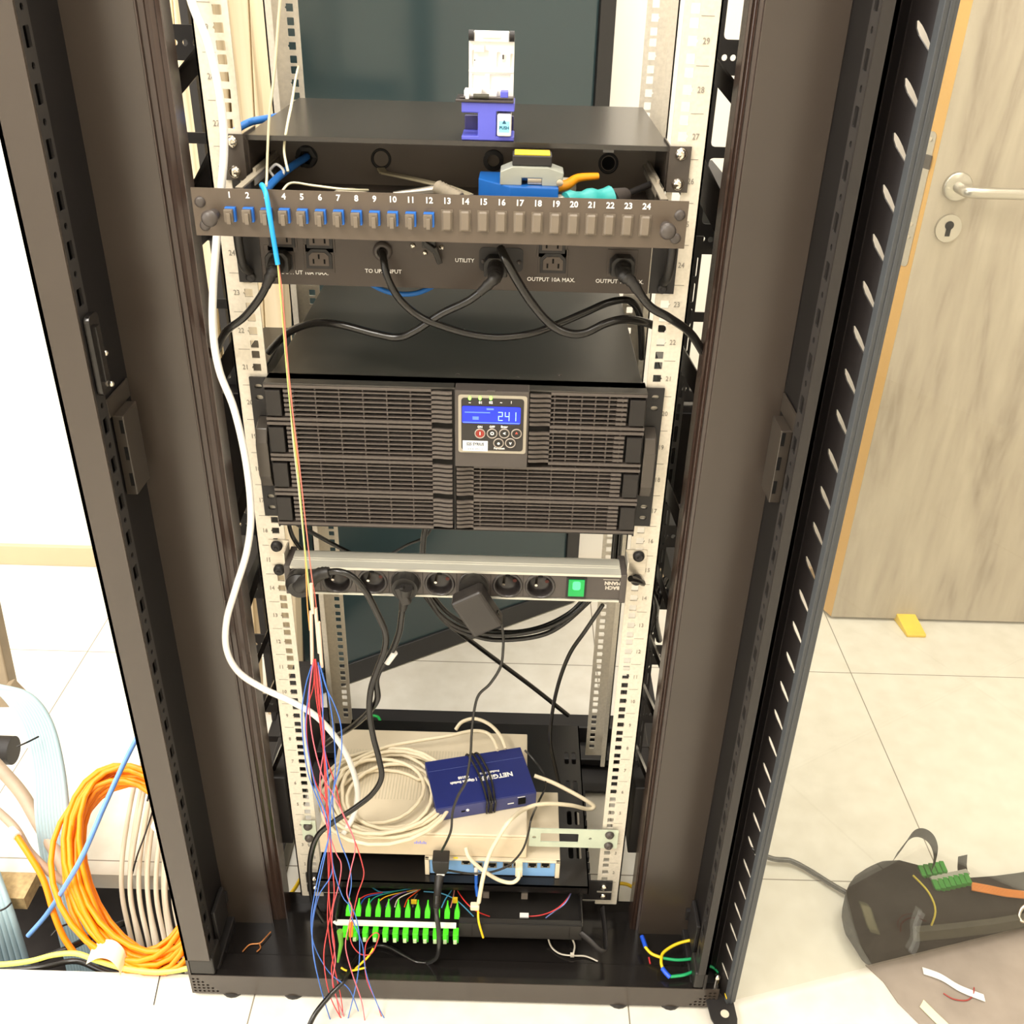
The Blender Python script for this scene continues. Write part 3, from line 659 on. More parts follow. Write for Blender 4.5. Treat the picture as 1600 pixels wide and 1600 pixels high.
# ================================================================ BYPASS / DISTRIBUTION UNIT
bu = thing('bypass_unit', 'brown-black power bypass unit with output sockets, under the numbered drawer', 'power distribution unit', (0, .1, 1.0895))
FB = mat('brown_black_panel', (.22, .18, .15), .4, 0, .5, .04, 6)
Yb = -.004
MB().box((-.214, Yb, 1.0895), (.2115, .12, 1.177)).build('housing', FB, bu, bevel=.0008)
for s in (-1, 1):
    p = MB(); xi = s*.2130; xo = s*.2405
    p.box((xi, Yb+.001, 1.0905), (xo, Yb+.003, 1.1765)); e = p.build('rack_ear', BLKD, bu)
    p = MB(); p.tube(cr([(s*.229, Yb, 1.170), (s*.2305, Yb-.016, 1.160), (s*.2305, Yb-.020, 1.14), (s*.2295, Yb-.016, 1.115), (s*.228, Yb, 1.103)], 5), .005, 10); p.build('pull_handle', PLAS, e)
    p = MB(); p.lathe((s*.227, Yb, 1.0965), (0,-1,0), [(.0055, 0), (.0055, .002), (.0035, .0035), (.0018, .0025), (0, .0025)], 14); p.build('screw', BLKD, e)
    p = MB(); p.cyl((s*.205, Yb-.0002, 1.148), (s*.205, Yb-.0008, 1.148), .0001, 4); p.box((s*.2035, Yb-.0006, 1.143), (s*.2055, Yb, 1.152)); p.build('vent_slot', DARK, bu)
def oct_(x, z, w_, h, c):
    return [(x-w_/2, z-h/2), (x+w_/2, z-h/2), (x+w_/2, z+h/2-c), (x+w_/2-c, z+h/2), (x-w_/2+c, z+h/2), (x-w_/2, z+h/2-c)]
INN = mat('grey_socket_face', (.33, .29, .26), .5, 0, .4, .05, 30)
def c13(px, py):
    q = W(px, py, y=Yb)
    p = MB(); p.box((q.x-.0165, Yb-.0008, q.z-.0155), (q.x+.0165, Yb, q.z+.0155)); s0 = p.build('outlet_socket', FB, bu, bevel=.0004)
    p = MB(); p.prism(oct_(q.x, q.z, .0285, .0215, .006), Fy(Yb-.0008, -1), .0012); p.build('socket_rim', BLKD, s0, bevel=.0004)
    p = MB(); p.prism(oct_(q.x, q.z, .0215, .0145, .004), Fy(Yb-.0021, -1), .0006); p.build('socket_face', INN, s0)
    p = MB()
    for dx, dz in ((-.006, -.0025), (.006, -.0025), (0, .0028)): p.box((q.x+dx-.0009, Yb-.0031, q.z+dz-.0025), (q.x+dx+.0009, Yb-.0026, q.z+dz+.0025))
    p.build('pin_holes', DARK, s0)
for q in ((440, 370), (437, 405), (499, 372), (499, 404), (863, 380), (864, 411), (972, 412)): c13(*q)
p = MB()
for (t, x, y, s_) in (('OUTPUT 10A MAX.', 476, 426, .0062), ('TO UPS INPUT', 599, 424, .0062), ('UTILITY', 726, 407, .0060), ('OUTPUT 10A MAX.', 861, 437, .0062), ('OUTPUT 10A MAX.', 968, 440, .0062)):
    q = W(x, y, y=Yb); p.text(t, s_, (q.x, Yb-.0003, q.z), bold=.00004)
p.build('panel_print', PRN, bu)
q = W(598, 392, y=Yb); MB().lathe((q.x, Yb, q.z), (0,-1,0), [(.0105, 0), (.0105, .003), (.008, .005), (.0055, .006), (.0055, .001)], 22).build('cable_gland', PLAS2, bu)
q = W(783, 407, y=Yb); p = MB(); p.prism(rrect(q.x-.024, q.z-.012, q.x+.024, q.z+.014, .005), Fy(Yb, -1), .001); ut = p.build('utility_inlet', BLKD, bu)
for s in (-1, 1): MB().lathe((q.x+s*.0195, Yb-.001, q.z-.001), (0,-1,0), [(.0025, 0), (.0025, .0006), (0, .0012)], 12).build('screw', PLAS2, ut)
q = W(683, 392, y=Yb); p = MB(); p.bar((q.x-.013, Yb-.004, q.z+.010), (q.x-.002, Yb-.008, q.z+.003), .007, .006); p.bar((q.x-.003, Yb-.008, q.z+.006), (q.x+.0035, Yb-.006, q.z-.012), .006, .006); p.box((q.x-.016, Yb-.006, q.z+.004), (q.x-.001, Yb, q.z+.016))
sw_ = p.build('cord_clip', PLAS, bu, bevel=.001)
p = MB()
for x, y in ((645, 384), (664, 395), (690, 387)):
    k = W(x, y, y=Yb); p.lathe((k.x, Yb, k.z), (0,-1,0), [(.0032, 0), (.0028, .0012), (0, .0018)], 12)
p.build('screw', CHR, bu)
# ================================================================ UPS
up = thing('ups_unit', 'large brown-black louvred UPS with blue lit display reading 241', 'UPS', (0, .1, .7945))
UB = mat('ups_bezel_plastic', (.315, .285, .265), .40, 0, .5, .05, 12); UBD = mat('ups_bezel_dark', (.115, .10, .092), .5, 0, .4, .05, 12)
UT = mat('ups_steel_case', (.215, .205, .18), .36, 0, .5, .05, 5)
Yu = -.034; zb, zt = .7945, .984
MB().box((-.2165, -.003, .797), (.2165, .42, .9815)).build('case', UT, up, bevel=.001)
MB().box((-.2165, -.004, .9816), (.2165, .0145, .9822)).build('case_lip', UT, up)
p = MB()
for x, y in ((.07, .008), (.0, .012), (-.09, .13), (.12, .02), (-.02, .16)): p.lathe((x, y, .9815), (0,0,1), [(.0028, 0), (.0024, .0007), (0, .0009)], 10)
p.build('screw', PLAS2, up)
bz = MB(); bz.box((-.219, -.020, zb), (.219, -.003, zt)); bz.box((-.219, Yu+.001, zb), (.219, -.003, zb+.0015))
for x in (-.219, .2175, -.0025): bz.box((x, Yu+.002, zb), (x+.0015 if x != -.0025 else x+.003, -.01, zt))
bz.build('bezel_body', UBD, up, bevel=.0008)
L0, L1, R0, R1 = -.219, -.0035, .0015, .219
def louvres(name, x0, x1, z0, z1, nsec, tabs, side, ridge):
    """louvred bezel with a scalloped ridge column at the inner end"""
    p = MB(); sh = (z1-z0)/nsec; g = MB()
    rx = (x1-ridge, x1) if side > 0 else (x0, x0+ridge)
    gx = (x0, x1-ridge) if side > 0 else (x0+ridge, x1)
    for s in range(nsec):
        za = z0+s*sh; n = 8
        for k in range(n):
            z = za+sh*(k+.5)/n; thick = .0014
            if k in (0, n-1): p.box((gx[0], Yu+.0005, z-.0017), (gx[1], -.019, z+.0017))
            else:
                a_, b_ = gx
                if tabs and 1 <= k <= n-2:
                    if side > 0: a_ = gx[0]+.022
                    else: b_ = gx[1]-.022
                p.box((a_, Yu+.0012, z-thick/2), (b_, -.0275, z+thick/2))
        for k in range(6):     # posts behind the slats
            x = gx[0]+(gx[1]-gx[0])*(.16+.8*k/5.6) if side > 0 else gx[0]+(gx[1]-gx[0])*(.04+.8*k/5.6)
            p.box((x-.0008, Yu+.0035, za), (x+.0008, -.019, za+sh))
        if tabs:
            e0, e1 = (gx[0]+.022, gx[0]+.034) if side > 0 else (gx[1]-.034, gx[1]-.022)
            for k in range(1, n-1): z = za+sh*(k+.5)/n; p.box((e0, Yu+.0008, z-.0016), (e1, -.019, z+.0016))
        for k in range(n-1):
            z = za+sh*(k+1)/n
            N = 8; vs = []
            for i in range(N+1):
                t = i/N; x = rx[0]+(rx[1]-rx[0])*t; tt = t if side > 0 else 1-t
                y = Yu-.0065*math.sin(tt*math.pi*.5)**2 ; dz = -.0035*tt*(1-tt)*0+.003*tt
                for d, w_ in ((0, 0), (.003, .0018)): vs += [(x, y+d, z+dz+.0017), (x, y+d, z+dz-.0017+w_*.6)]
            fs = []
            for i in range(N):
                o = i*4; fs += [(o, o+4, o+5, o+1), (o+2, o+3, o+7, o+6), (o, o+2, o+6, o+4), (o+1, o+5, o+7, o+3)]
            fs += [(0,1,3,2), (N*4, N*4+2, N*4+3, N*4+1)]
            g.add(vs, fs, False)
    o = p.build(name, UB, up)
    g.build('scalloped_ridge', UB, o)
    if tabs:
        for s in range(nsec):
            za = z0+s*sh+sh*.16; q = MB()
            if side > 0: q.box((gx[0]+.001, Yu-.001, za), (gx[0]+.019, -.019, za+sh*.68))
            else: q.box((gx[1]-.019, Yu-.001, za), (gx[1]-.001, -.019, za+sh*.68))
            q.build('release_tab', UBD, o, bevel=.0008)
    return o
louvres('left_louvre_bezel', L0, L1, zb+.001, zt-.001, 4, True, 1, .024)
louvres('lower_right_louvre_bezel', R0, R1, zb+.001, .8865, 2, True, -1, .020)
louvres('upper_right_louvre_bezel', .0855, R1, .888, zt-.001, 2, True, -1, .024)
for s in (-1, 1):
    x0, x1 = s*.2195, s*.2425
    zs = [.9665, .9525, .8187, .8030]
    p = MB(); p.holed((min(x0, x1), .791, max(x0, x1), .978), [slot(s*.2325, z, .0085, .0058) for z in zs], Fy(-.0045), .0025); p.box((s*.2195, -.03, .791), (s*.2175, -.003, .978)); e = p.build('rack_ear', BLKD, up, bevel=.0006)
    p = MB(); p.prism([(.838, -.006), (.846, -.026), (.862, -.033), (.907, -.033), (.923, -.026), (.930, -.006), (.920, -.006), (.913, -.018), (.903, -.024), (.865, -.024), (.855, -.018), (.848, -.006)], lambda u, v, t: Vector((s*.2215+s*t, v, u)), .014)
    p.build('carry_handle', mat('handle_brown', (.25, .225, .20), .35, 0, .5, .05, 30), e, bevel=.0012)
MB().box((-.219, Yu+.001, zt-.0025), (.219, -.001, zt)).build('bezel_top', mat('ups_bezel_top', (.20, .185, .165), .35, 0, .5, .05, 12), up, bevel=.0006)
# display module
dm = MB(); dm.box((.0, Yu-.008, .888), (.0845, -.02, zt+.001)); dm.box((.036, Yu-.009, zt-.0005), (.046, Yu-.006, zt+.0025))
dmo = dm.build('display_module', PLAS2, up, bevel=.001)
Yd = Yu-.0082
a = W(716, 616, y=Yd); b_ = W(821, 710, y=Yd)
p = MB(); p.prism(rrect(a.x, b_.z+.001, b_.x, a.z, .003), Fy(Yd, -1), .0010); ds = p.build('silver_surround', mat('warm_grey_surround', (.63, .60, .54), .45, .2, .5, .04), dmo)
p = MB(); p.prism(rrect(a.x+.0035, b_.z+.0045, b_.x-.0035, a.z-.0035, .0035), Fy(Yd-.0010, -1), .0006); p.build('control_face', mat('near_black_face', (.13, .115, .11), .4), ds)
Yf = Yd-.0018
a = W(722, 634, y=Yf); b_ = W(813, 663, y=Yf)
p = MB(); p.prism(rrect(a.x, b_.z, b_.x, a.z, .002), Fy(Yf, -1), .0006); lc = p.build('lcd_screen', mat('blue_backlit_lcd', (.07, .15, .80), .3, emis=.75), dmo)
SEG = {'2': 'abged', '4': 'fgbc', '1': 'bc'}
p = MB(); hgt = .0100; wd_ = .0044; zc = (a.z+b_.z)/2-.001
for i, ch in enumerate('241'):
    x = W(782+10.5*i, 650, y=Yf).x; t = .0009
    S = {'a': ((x-wd_/2, zc+hgt/2), (x+wd_/2, zc+hgt/2)), 'g': ((x-wd_/2, zc), (x+wd_/2, zc)), 'd': ((x-wd_/2, zc-hgt/2), (x+wd_/2, zc-hgt/2)),
         'b': ((x+wd_/2, zc), (x+wd_/2, zc+hgt/2)), 'c': ((x+wd_/2, zc-hgt/2), (x+wd_/2, zc)), 'e': ((x-wd_/2, zc-hgt/2), (x-wd_/2, zc)), 'f': ((x-wd_/2, zc), (x-wd_/2, zc+hgt/2))}
    for c in SEG[ch]:
        (x0, z0), (x1, z1) = S[c]; p.box((x0-t/2, Yf-.0009, z0-t/2), (x1+t/2, Yf-.0006, z1+t/2))
p.build('lcd_digits', mat('lcd_digits', (.55, .68, 1), .5, emis=.8), lc)
p = MB(); p.box((a.x+.003, Yf-.0008, zc+.0035), (a.x+.032, Yf-.0006, zc+.0048)); p.box((a.x+.012, Yf-.0008, zc-.005), (a.x+.019, Yf-.0006, zc-.001)); p.box((a.x+.001, Yf-.0008, b_.z+.0006), (b_.x-.001, Yf-.0006, b_.z+.0017)); p.box((a.x+.028, Yf-.0008, a.z-.004), (a.x+.036, Yf-.0006, a.z-.002))
p.build('lcd_icons', mat('lcd_icons', (.30, .42, .95), .5, emis=.8), lc)
p = MB()
for x in (734, 750, 767):
    q = W(x, 622, y=Yf); p.prism(slot(q.x, q.z, .0032, .0046), Fy(Yf, -1), .0006)
p.build('status_led', mat('green_led', (.55, .95, .35), .4, emis=1.6), dmo)
p = MB()
for x, t in ((734, '~'), (751, '01'), (767, '02'), (783, '~'), (799, '!')):
    q = W(x, 629, y=Yf); p.text(t, .0042, (q.x, Yf-.0002, q.z), bold=.0001)
for x, y, t, s_ in ((750, 667, 'ON', .0036), (769, 667, 'OFF', .0036), (788, 667, 'Enter', .0036), (780, 700.5, 'Function', .0036)):
    q = W(x, y, y=Yf); p.text(t, s_, (q.x, Yf-.0002, q.z), bold=.00008)
p.build('panel_print', PRN, dmo)
for i, (x, y, c, t) in enumerate(((750, 677, 1, 'I'), (769, 677, 0, 'O'), (788, 677, 0, '<'), (807, 677.5, 1, '^'), (779, 692, 0, 'o'), (797.5, 692, 0, 'v'))):
    q = W(x, y, y=Yf); p = MB(); p.lathe((q.x, Yf, q.z), (0,-1,0), [(.0062, 0), (.0062, .0012), (.0052, .0014), (.0050, .0004)], 20); b1 = p.build('push_button', mat('button_ring', (.66, .62, .58), .4, .3), dmo)
    p = MB(); p.cyl((q.x, Yf, q.z), (q.x, Yf-.0009, q.z), .005, 18); p.build('button_cap', mat('button_red', (.55, .16, .12), .45) if i == 0 else PLAS, b1)
    p = MB(); p.text(t, .0055, (q.x, Yf-.0011, q.z), bold=.0002); p.build('button_icon', mat('icon_red', (.85, .35, .28), .5) if i == 3 else PRN, b1)
a = W(723, 688, y=Yf); b_ = W(762, 705, y=Yf)
p = MB(); p.box((a.x, Yf-.0005, b_.z), (b_.x, Yf, a.z)); st = p.build('white_sticker', WHT, dmo)
p = MB(); p.text('S2S SYRIUS', .0052, ((a.x+b_.x)/2, Yf-.0007, a.z-.0042), sx=.82, bold=.0001); p.text('w w w . s 2 s . i t', .0025, ((a.x+b_.x)/2, Yf-.0007, b_.z+.003)); p.build('sticker_print', mat('grey_blue_print', (.32, .36, .42), .6), st)

# ================================================================ POWER STRIP
ps = thing('power_strip', 'aluminium rack power strip with eight round sockets and a lit green switch', 'power strip', (0, 0, .697))
x0, x1 = -.2165, .2155
zt_, zb_ = .7395, .697
p = MB()
prof = [(-.040, zb_+.001), (-.040, zb_+.0035), (-.019, zb_+.0035), (-.019, zt_-.0035), (-.040, zt_-.0035), (-.040, zt_), (-.026, zt_), (-.0255, zt_-.0012), (-.0235, zt_-.0012), (-.023, zt_), (-.0215, zt_), (-.021, zt_-.0012), (-.019, zt_-.0012), (-.0185, zt_), (-.004, zt_), (.004, zt_-.004), (.004, zb_), (-.036, zb_)]
p.prism(prof[::-1], lambda u, v, t: Vector((x0+.006+t, u, v)), x1-x0-.008)
p.build('aluminium_profile', mat('anodised_aluminium', (.76, .75, .70), .28, .3, .5, .06, 6, 0, aniso=(.2, 60, 60)), ps)
SPX = [W(px, 911, y=-.0385) for px in (472, 527, 582, 634, 687, 740, 793, 844)]
p = MB(); p.holed((x0+.008, zb_+.0045, x1-.003, zt_-.0045), [circ(q.x, (zb_+zt_)/2, .0158, 28) for q in SPX], Fy(-.0385), .0013); fc_ = p.build('socket_strip', PLAS2, ps)
SKT = mat('dark_grey_socket', (.17, .155, .15), .3, 0, .6, .05, 30)
scx = []
for i, px in enumerate((472, 527, 582, 634, 687, 740, 793, 844)):
    q = W(px, 911, y=-.0385); scx.append(q)
    q.z = (zb_+zt_)/2
    p = MB(); p.lathe((q.x, -.0385, q.z), (0,-1,0), [(.0195, 0), (.0190, .0014), (.0172, .0016), (.0158, .0008), (.0157, -.0050), (.0145, -.0125), (.0120, -.0150), (0, -.0158)], 32); s0 = p.build('socket', SKT, fc_)
    p = MB(); p.cyl((q.x-.004, -.0235, q.z+.006), (q.x-.005, -.041, q.z+.003), .0019, 10); p.build('earth_pin', CHR, s0)
    p = MB(); p.cyl((q.x+.009, -.0262, q.z+.000), (q.x+.009, -.0270, q.z+.000), .0026, 12); p.build('contact_hole', mat('brown_hole', (.36, .16, .12), .6), s0)
    p = MB(); p.box((q.x-.003, -.0402, q.z+.0145), (q.x+.003, -.0385, q.z+.0175)); p.build('key_notch', DARK, s0)
    if i: p = MB(); p.box((q.x-.0215, -.0389, zb_+.005), (q.x-.0211, -.0385, zt_-.005)); p.build('divider_line', DARK, fc_)
a = W(886, 898, y=-.0385); b_ = W(915, 931, y=-.0385)
p = MB(); p.box((a.x, -.0400, zb_+.006), (b_.x, -.0385, zt_-.006)); sb_ = p.build('switch_bezel', BLKD, fc_)
p = MB(); p.box((a.x+.0025, -.0425, zb_+.0095), (b_.x-.0025, -.0400, zt_-.008)); rk_ = p.build('green_rocker', mat('lit_green_rocker', (.0, .50, .22), .3, emis=.7), sb_, bevel=.0008)
p = MB(); cx_ = (a.x+b_.x)/2; p.prism(rrect(cx_-.005, zb_+.020, cx_+.005, zt_-.0095, .003), Fy(-.0426, -1), .0002); p.build('rocker_glow', mat('bright_green_glow', (.25, .9, .45), .3, emis=1.0), rk_)
q = W(957, 915, y=-.0386); p = MB(); p.text('BACH', .0068, (q.x, -.0388, q.z-.0032), xd=(-1,0,0), yd=(0,0,-1), bold=.0003); p.text('MANN', .0068, (q.x, -.0388, q.z+.0038), xd=(-1,0,0), yd=(0,0,-1), bold=.0003)
p.box((q.x-.012, -.0388, q.z+.0085), (q.x+.008, -.0386, q.z+.0092)); p.build('brand_print', mat('light_grey_print', (.75, .72, .67), .5), fc_)
for s, x in ((-1, x0), (1, x1)):
    p = MB(); p.box((x, -.0405, zb_), (x-s*.008, .006, zt_+.0005)); p.build('end_cap', PLAS2, ps, bevel=.001)
    p = MB(); p.box((x+s*.0003, -.03, zb_+.006), (x+s*.002, -.002, zt_+.012)); xe = s*.243
    p.box((x+s*.0003, -.0025, zb_+.020), (xe, -.0005, zt_+.014)); e = p.build('mounting_bracket', ZINC2, ps)
    p = MB()
    for z_ in (zt_+.006, zb_+.012):
        p.lathe((s*.2325, -.0025, z_), (0,-1,0), [(.0075, 0), (.0075, .003), (.006, .006), (.003, .007), (.0015, .005), (0, .005)], 18)
    p.build('screw', BLKD, e)
# ================================================================ SHELF, ROUTER, SWITCHES
SHZ = .150
sh = thing('rack_shelf', 'black vented cantilever shelf carrying the beige switch and the router', 'rack shelf', (0, .1, SHZ-.02))
p = MB(); p.holed((-.222, -.035, .205, .33), [rrect(x, y, x+.008, y+.03, .003, 3) for x in (.175, .188) for y in (.02, .09, .16, .23)], Fz(SHZ, -1), .002); p.box((-.222, -.035, SHZ-.015), (.205, -.033, SHZ)); p.box((-.222, -.035, SHZ-.02), (-.220, .33, SHZ)); p.box((.203, -.035, SHZ-.02), (.205, .33, SHZ))
so = p.build('shelf_plate', BLK2, sh)
p = MB()
for k in range(9): p.box((.2045, -.02+.022*k, SHZ-.012), (.2085, -.008+.022*k, SHZ-.001))
p.build('notched_edge', BLKD, so)
rt = thing('router', 'cream router with light blue port face, on the shelf under the beige switch', 'router', (.05, .03, SHZ))
RX0, RX1, RY = -.0525, .1585, -.016
p = MB(); p.box((RX0, RY, SHZ+.003), (RX1, .125, .188)); p.box((RX0, RY-.004, SHZ+.0005), (RX0+.007, RY, .188)); p.box((RX1-.007, RY-.004, SHZ+.0005), (RX1, RY, .188)); p.box((RX0, RY-.004, .1845), (RX1, RY, .188)); p.box((RX0+.01, 0, SHZ), (RX1-.01, .11, SHZ+.004))
ro = p.build('casing', BEID, rt, bevel=.001)
p = MB(); p.box((RX0+.0075, RY-.0012, SHZ+.002), (RX1-.0075, RY, .184)); fpn = p.build('blue_port_face', mat('light_blue_port_face', (.50, .68, .88), .5, 0, .4, .04), rt)
for i, px in enumerate((728, 747, 769, 793, 809, 832, 852)):
    q = W(px, 1351 if px != 728 else 1346, y=RY-.0013)
    w2 = .0072
    p = MB(); p.box((q.x-w2, RY-.0022, q.z-.0062), (q.x+w2, RY-.0012, q.z+.0055)); po = p.build('network_port', mat('port_metal', (.62, .59, .52), .4, .6), fpn)
    p = MB(); p.box((q.x-w2+.0015, RY-.0026, q.z-.002), (q.x+w2-.0015, RY-.0021, q.z+.004)); p.box((q.x-w2+.004, RY-.0026, q.z-.0045), (q.x+w2-.004, RY-.0021, q.z-.002)); p.build('port_opening', DARK, po)
q = W(712, 1341, y=RY-.0013); MB().box((q.x-.0035, RY-.003, q.z-.0025), (q.x+.0035, RY-.0012, q.z+.0025)).build('yellow_jack', mat('yellow_plastic', (.93, .83, .15), .5), fpn)
sw = thing('network_switch', 'wide flat beige switch under the cable coil, blurred blue logo on its front', 'network switch', (-.05, .1, .188))
SX0, SX1, SY0, SY1, SZ0, SZ1 = -.215, .1055, -.012, .213, .1885, .235
p = MB(); p.box((SX0, SY0, SZ0), (SX1, SY1, SZ1)); swb = p.build('casing', BEID, sw, bevel=.0015)
p = MB()
for k in range(60): x = SX0+.012+k*.0050; p.box((x, .055, SZ1), (x+.0016, .165, SZ1+.0005))
p.build('vent_ribs', mat('beige_vent', (.80, .76, .66), .5, 0, .4, .03), swb)
MB().box((SX0, SY0-.003, SZ0+.001), (SX1, SY0, SZ1-.003)).build('front_fascia', mat('warm_beige_fascia', (.84, .775, .665), .5, 0, .4, .03), sw, bevel=.001)
p = MB(); q = W(657, 1316, y=SY0-.003)
for k, hh in enumerate((.003, .0055, .0035, .006, .003, .0055, .0035)): p.box((q.x-.0095+k*.0028, SY0-.0036, q.z-.003), (q.x-.0078+k*.0028, SY0-.003, q.z-.003+hh))
p.build('blue_logo', mat('lavender_blue_logo', (.60, .60, .96), .5), swb)
MB().box((-.19, .04, .1495), (-.06, .19, .188)).build('spare_case', PLAS, None, label='black box on the shelf beneath the left end of the beige switch', cat='box')
# blue desktop switch lying askew on the beige switch
o_ = Vector((-.0365, .012, SZ1+.0006)); e1 = Vector((.1560, .0410, 0)); L = e1.length; e1.normalize(); e2 = Vector((-e1.y, e1.x, 0))
def NF(u, v, t): return o_+e1*u+e2*v+Vector((0, 0, t))
ng = thing('blue_switch', 'small dark blue desktop switch wrapped in its black cord, on the beige switch', 'network switch', tuple(NF(L/2, .05, 0)))
NBM = mat('navy_blue_steel', (.10, .14, .40), .42, 0, .45, .04, 20)
p = MB(); p.prism([(0, 0), (L, 0), (L, .103), (0, .103)], NF, .0265); ngo = p.build('casing', NBM, ng, bevel=.001)
p = MB(); p.prism([(.001, -.0008), (L-.001, -.0008), (L-.001, 0), (.001, 0)], lambda u, v, t: NF(u, v, t+.0005), .0245); p.build('port_side', mat('slate_blue_face', (.24, .26, .46), .45), ng)
p = MB(); F2 = lambda u, v, t: NF(u, v, .0266+t)
p.prism([(.002, .079), (L-.002, .079), (L-.002, .0796), (.002, .0796)], F2, .0002)
p.build('seam_line', mat('pale_blue_line', (.35, .40, .62), .5), ngo)
p = MB()
p.text('NETGEAR', .0125, NF(L*.66, .047, .0268), xd=-e1, yd=-e2, bold=.0004)
p.text('ProSafe | FS105', .0055, NF(L*.60, .058, .0268), xd=-e1, yd=-e2, bold=.0002)
p.text('| Gigabit Switch', .0068, NF(L*.33, .047, .0268), xd=-e1, yd=-e2, bold=.0003); p.text('GS105', .0068, NF(L*.34, .056, .0268), xd=-e1, yd=-e2, bold=.0003)
p.build('brand_print', PRN, ngo)
p = MB(); p.prism([(.040, -.0012), (.046, -.0012), (.046, -.0008), (.040, -.0008)], lambda u, v, t: NF(u, v, .011+t), .003); p.build('lock_slot', DARK, ngo); p = MB()
p.prism([(L-.030, -.0025), (L-.018, -.0025), (L-.018, -.0008), (L-.030, -.0008)], lambda u, v, t: NF(u, v, .008+t), .012); p.build('jack_opening', DARK, ngo)
p = MB(); c_ = NF(.050, -.001, .0135); p.ball(c_, .0028, 10, (1, .4, 1)); c_ = NF(L-.042, -.001, .013); p.prism([(L-.047, -.0012), (L-.037, -.0012), (L-.037, -.0008), (L-.047, -.0008)], lambda u, v, t: NF(u, v, .011+t), .0018); p.prism([(L-.031, -.0012), (L-.019, -.0012), (L-.019, -.0008), (L-.031, -.0008)], lambda u, v, t: NF(u, v, .0215+t), .0012); p.build('side_marks', PRN, ngo)
for k, u in enumerate((.080, .0845, .088, .0925)):
    d = .004*(k % 2)
    pts = [NF(u, -.003, -.0002+.002), NF(u+d*.4, -.0032, .02), NF(u+.0005, -.002, .0285), NF(u+d, .05, .0292), NF(u-.008+d, .10, .0288), NF(u-.012, .1055, .02)]
    cable('cord_wrap', cr(pts, 4), .0017, RUB, None, None, ng, world=True, k=2)
# bare galvanised bracket at the right rail
bk = thing('metal_bracket', 'pale galvanised plate with a rectangular opening bolted to the right rail', 'bracket', (.2, -.004, .206))
p = MB(); p.holed((.109, .2065, .246, .2455), [rrect(.1265, .217, .185, .2365, .002), circ(.1165, .2265, .003, 12), circ(.2035, .2265, .0026, 12)], Fy(-.0065), .002); p.build('bracket_plate', mat('pale_green_zinc', (.78, .82, .74), .4, .3, .5, .05, 60), bk)
p = MB()
for z_ in (.237, .2135): p.lathe((.2325, -.0065, z_), (0,-1,0), [(.007, 0), (.007, .002), (.005, .005), (.002, .006), (0, .004)], 16)
p.build('screw', PLAS2, bk)
bk = thing('metal_bracket', 'short zinc plate with two dark screws on the left rail beside the coil', 'bracket', (-.236, -.004, .19))
p = MB(); p.box((-.2425, -.0065, .206), (-.2205, -.0045, .2475)); p.box((-.2425, -.0065, .2475), (-.226, -.012, .249)); p.build('bracket_plate', mat('pale_green_zinc', (.78, .82, .74)), bk)
p = MB()
for z_ in (.2375, .2115): p.lathe((-.2325, -.0065, z_), (0,-1,0), [(.007, 0), (.007, .002), (.005, .005), (.002, .006), (0, .004)], 16)
p.build('screw', PLAS2, bk)

# ================================================================ FIBRE TRAY WITH GREEN CONNECTORS
od = thing('fibre_splice_tray', 'black open fibre tray with a white strip of green connectors at the rack bottom', 'fibre tray', (0, 0, .083))
TX0, TX1, TY0, TY1, TZ0 = -.186, .195, -.080, .17, .083
p = MB(); p.box((TX0, TY0, TZ0), (TX1, TY1, TZ0+.002)); p.box((TX0, TY0, TZ0), (TX0+.002, TY1, TZ0+.042)); p.box((TX1-.002, TY0, TZ0), (TX1, TY1, TZ0+.042)); p.box((TX0, TY1-.002, TZ0), (TX1, TY1, TZ0+.042))
p.box((.004, TY0, TZ0), (TX1, TY0+.002, TZ0+.034)); p.box((.004, TY0, TZ0+.032), (TX1, TY0+.010, TZ0+.034)); p.box((TX0, TY0, TZ0), (.004, TY0+.002, TZ0+.012))
p.build('tray_body', mat('black_tray_steel', (.15, .14, .13), .38, 0, .5, .05, 15), od, bevel=.0006)
for x in (.0245, .175): MB().box((x, TY0-.0008, TZ0+.004), (x+.0005, TY0, TZ0+.03)).build('seam_line', DARK, od)
for s, x in ((-1, TX0), (1, TX1)):
    p = MB(); p.box((x, -.004, TZ0), (s*.246, -.001, TZ0+.043)); p.box((x, -.03, TZ0+.018), (x+s*.002, -.001, TZ0+.043)); e = p.build('rack_ear', BLKD, od)
    p = MB()
    for z_ in (.093, .114): p.lathe((s*.2325, -.004, z_), (0,-1,0), [(.006, 0), (.006, .002), (.004, .004), (0, .0045)], 16)
    p.build('screw', CHR, e)
    p = MB(); p.box((s*.246, -.0045, TZ0+.020), (s*.222, -.006, TZ0+.022)); p.build('ear_line', PRNG, e)
p = MB(); p.tube(cr([(TX1-.004, -.078, .10), (TX1+.012, -.09, .096), (TX1+.025, -.098, .088), (TX1+.036, -.095, .082), (TX1+.038, -.07, .082), (TX1+.036, -.02, .085)], 5), .0018, 6, rz=3.2); p.build('cable_guide', BLKD, od)
a = W(529, 1441, y=-.0795); b_ = W(709, 1441, y=-.0795)
p = MB(); p.box((-.184, -.084, .108), (.000, -.076, .1115)); p.prism([(-.190, -.080), (-.184, -.084), (-.184, -.076)], Fz(.108), .0035); wst = p.build('white_label_strip', mat('white_strip', (.93, .95, .90), .5), od)
p = MB(); p.box((-.184, -.079, .088), (0., -.077, .108)); p.build('connector_panel', DARK, od)
GRN = mat('bright_green_connector', (.30, .92, .12), .4, 0, .4, .04, 40); GRD = mat('deep_green_connector', (.20, .72, .10), .45)
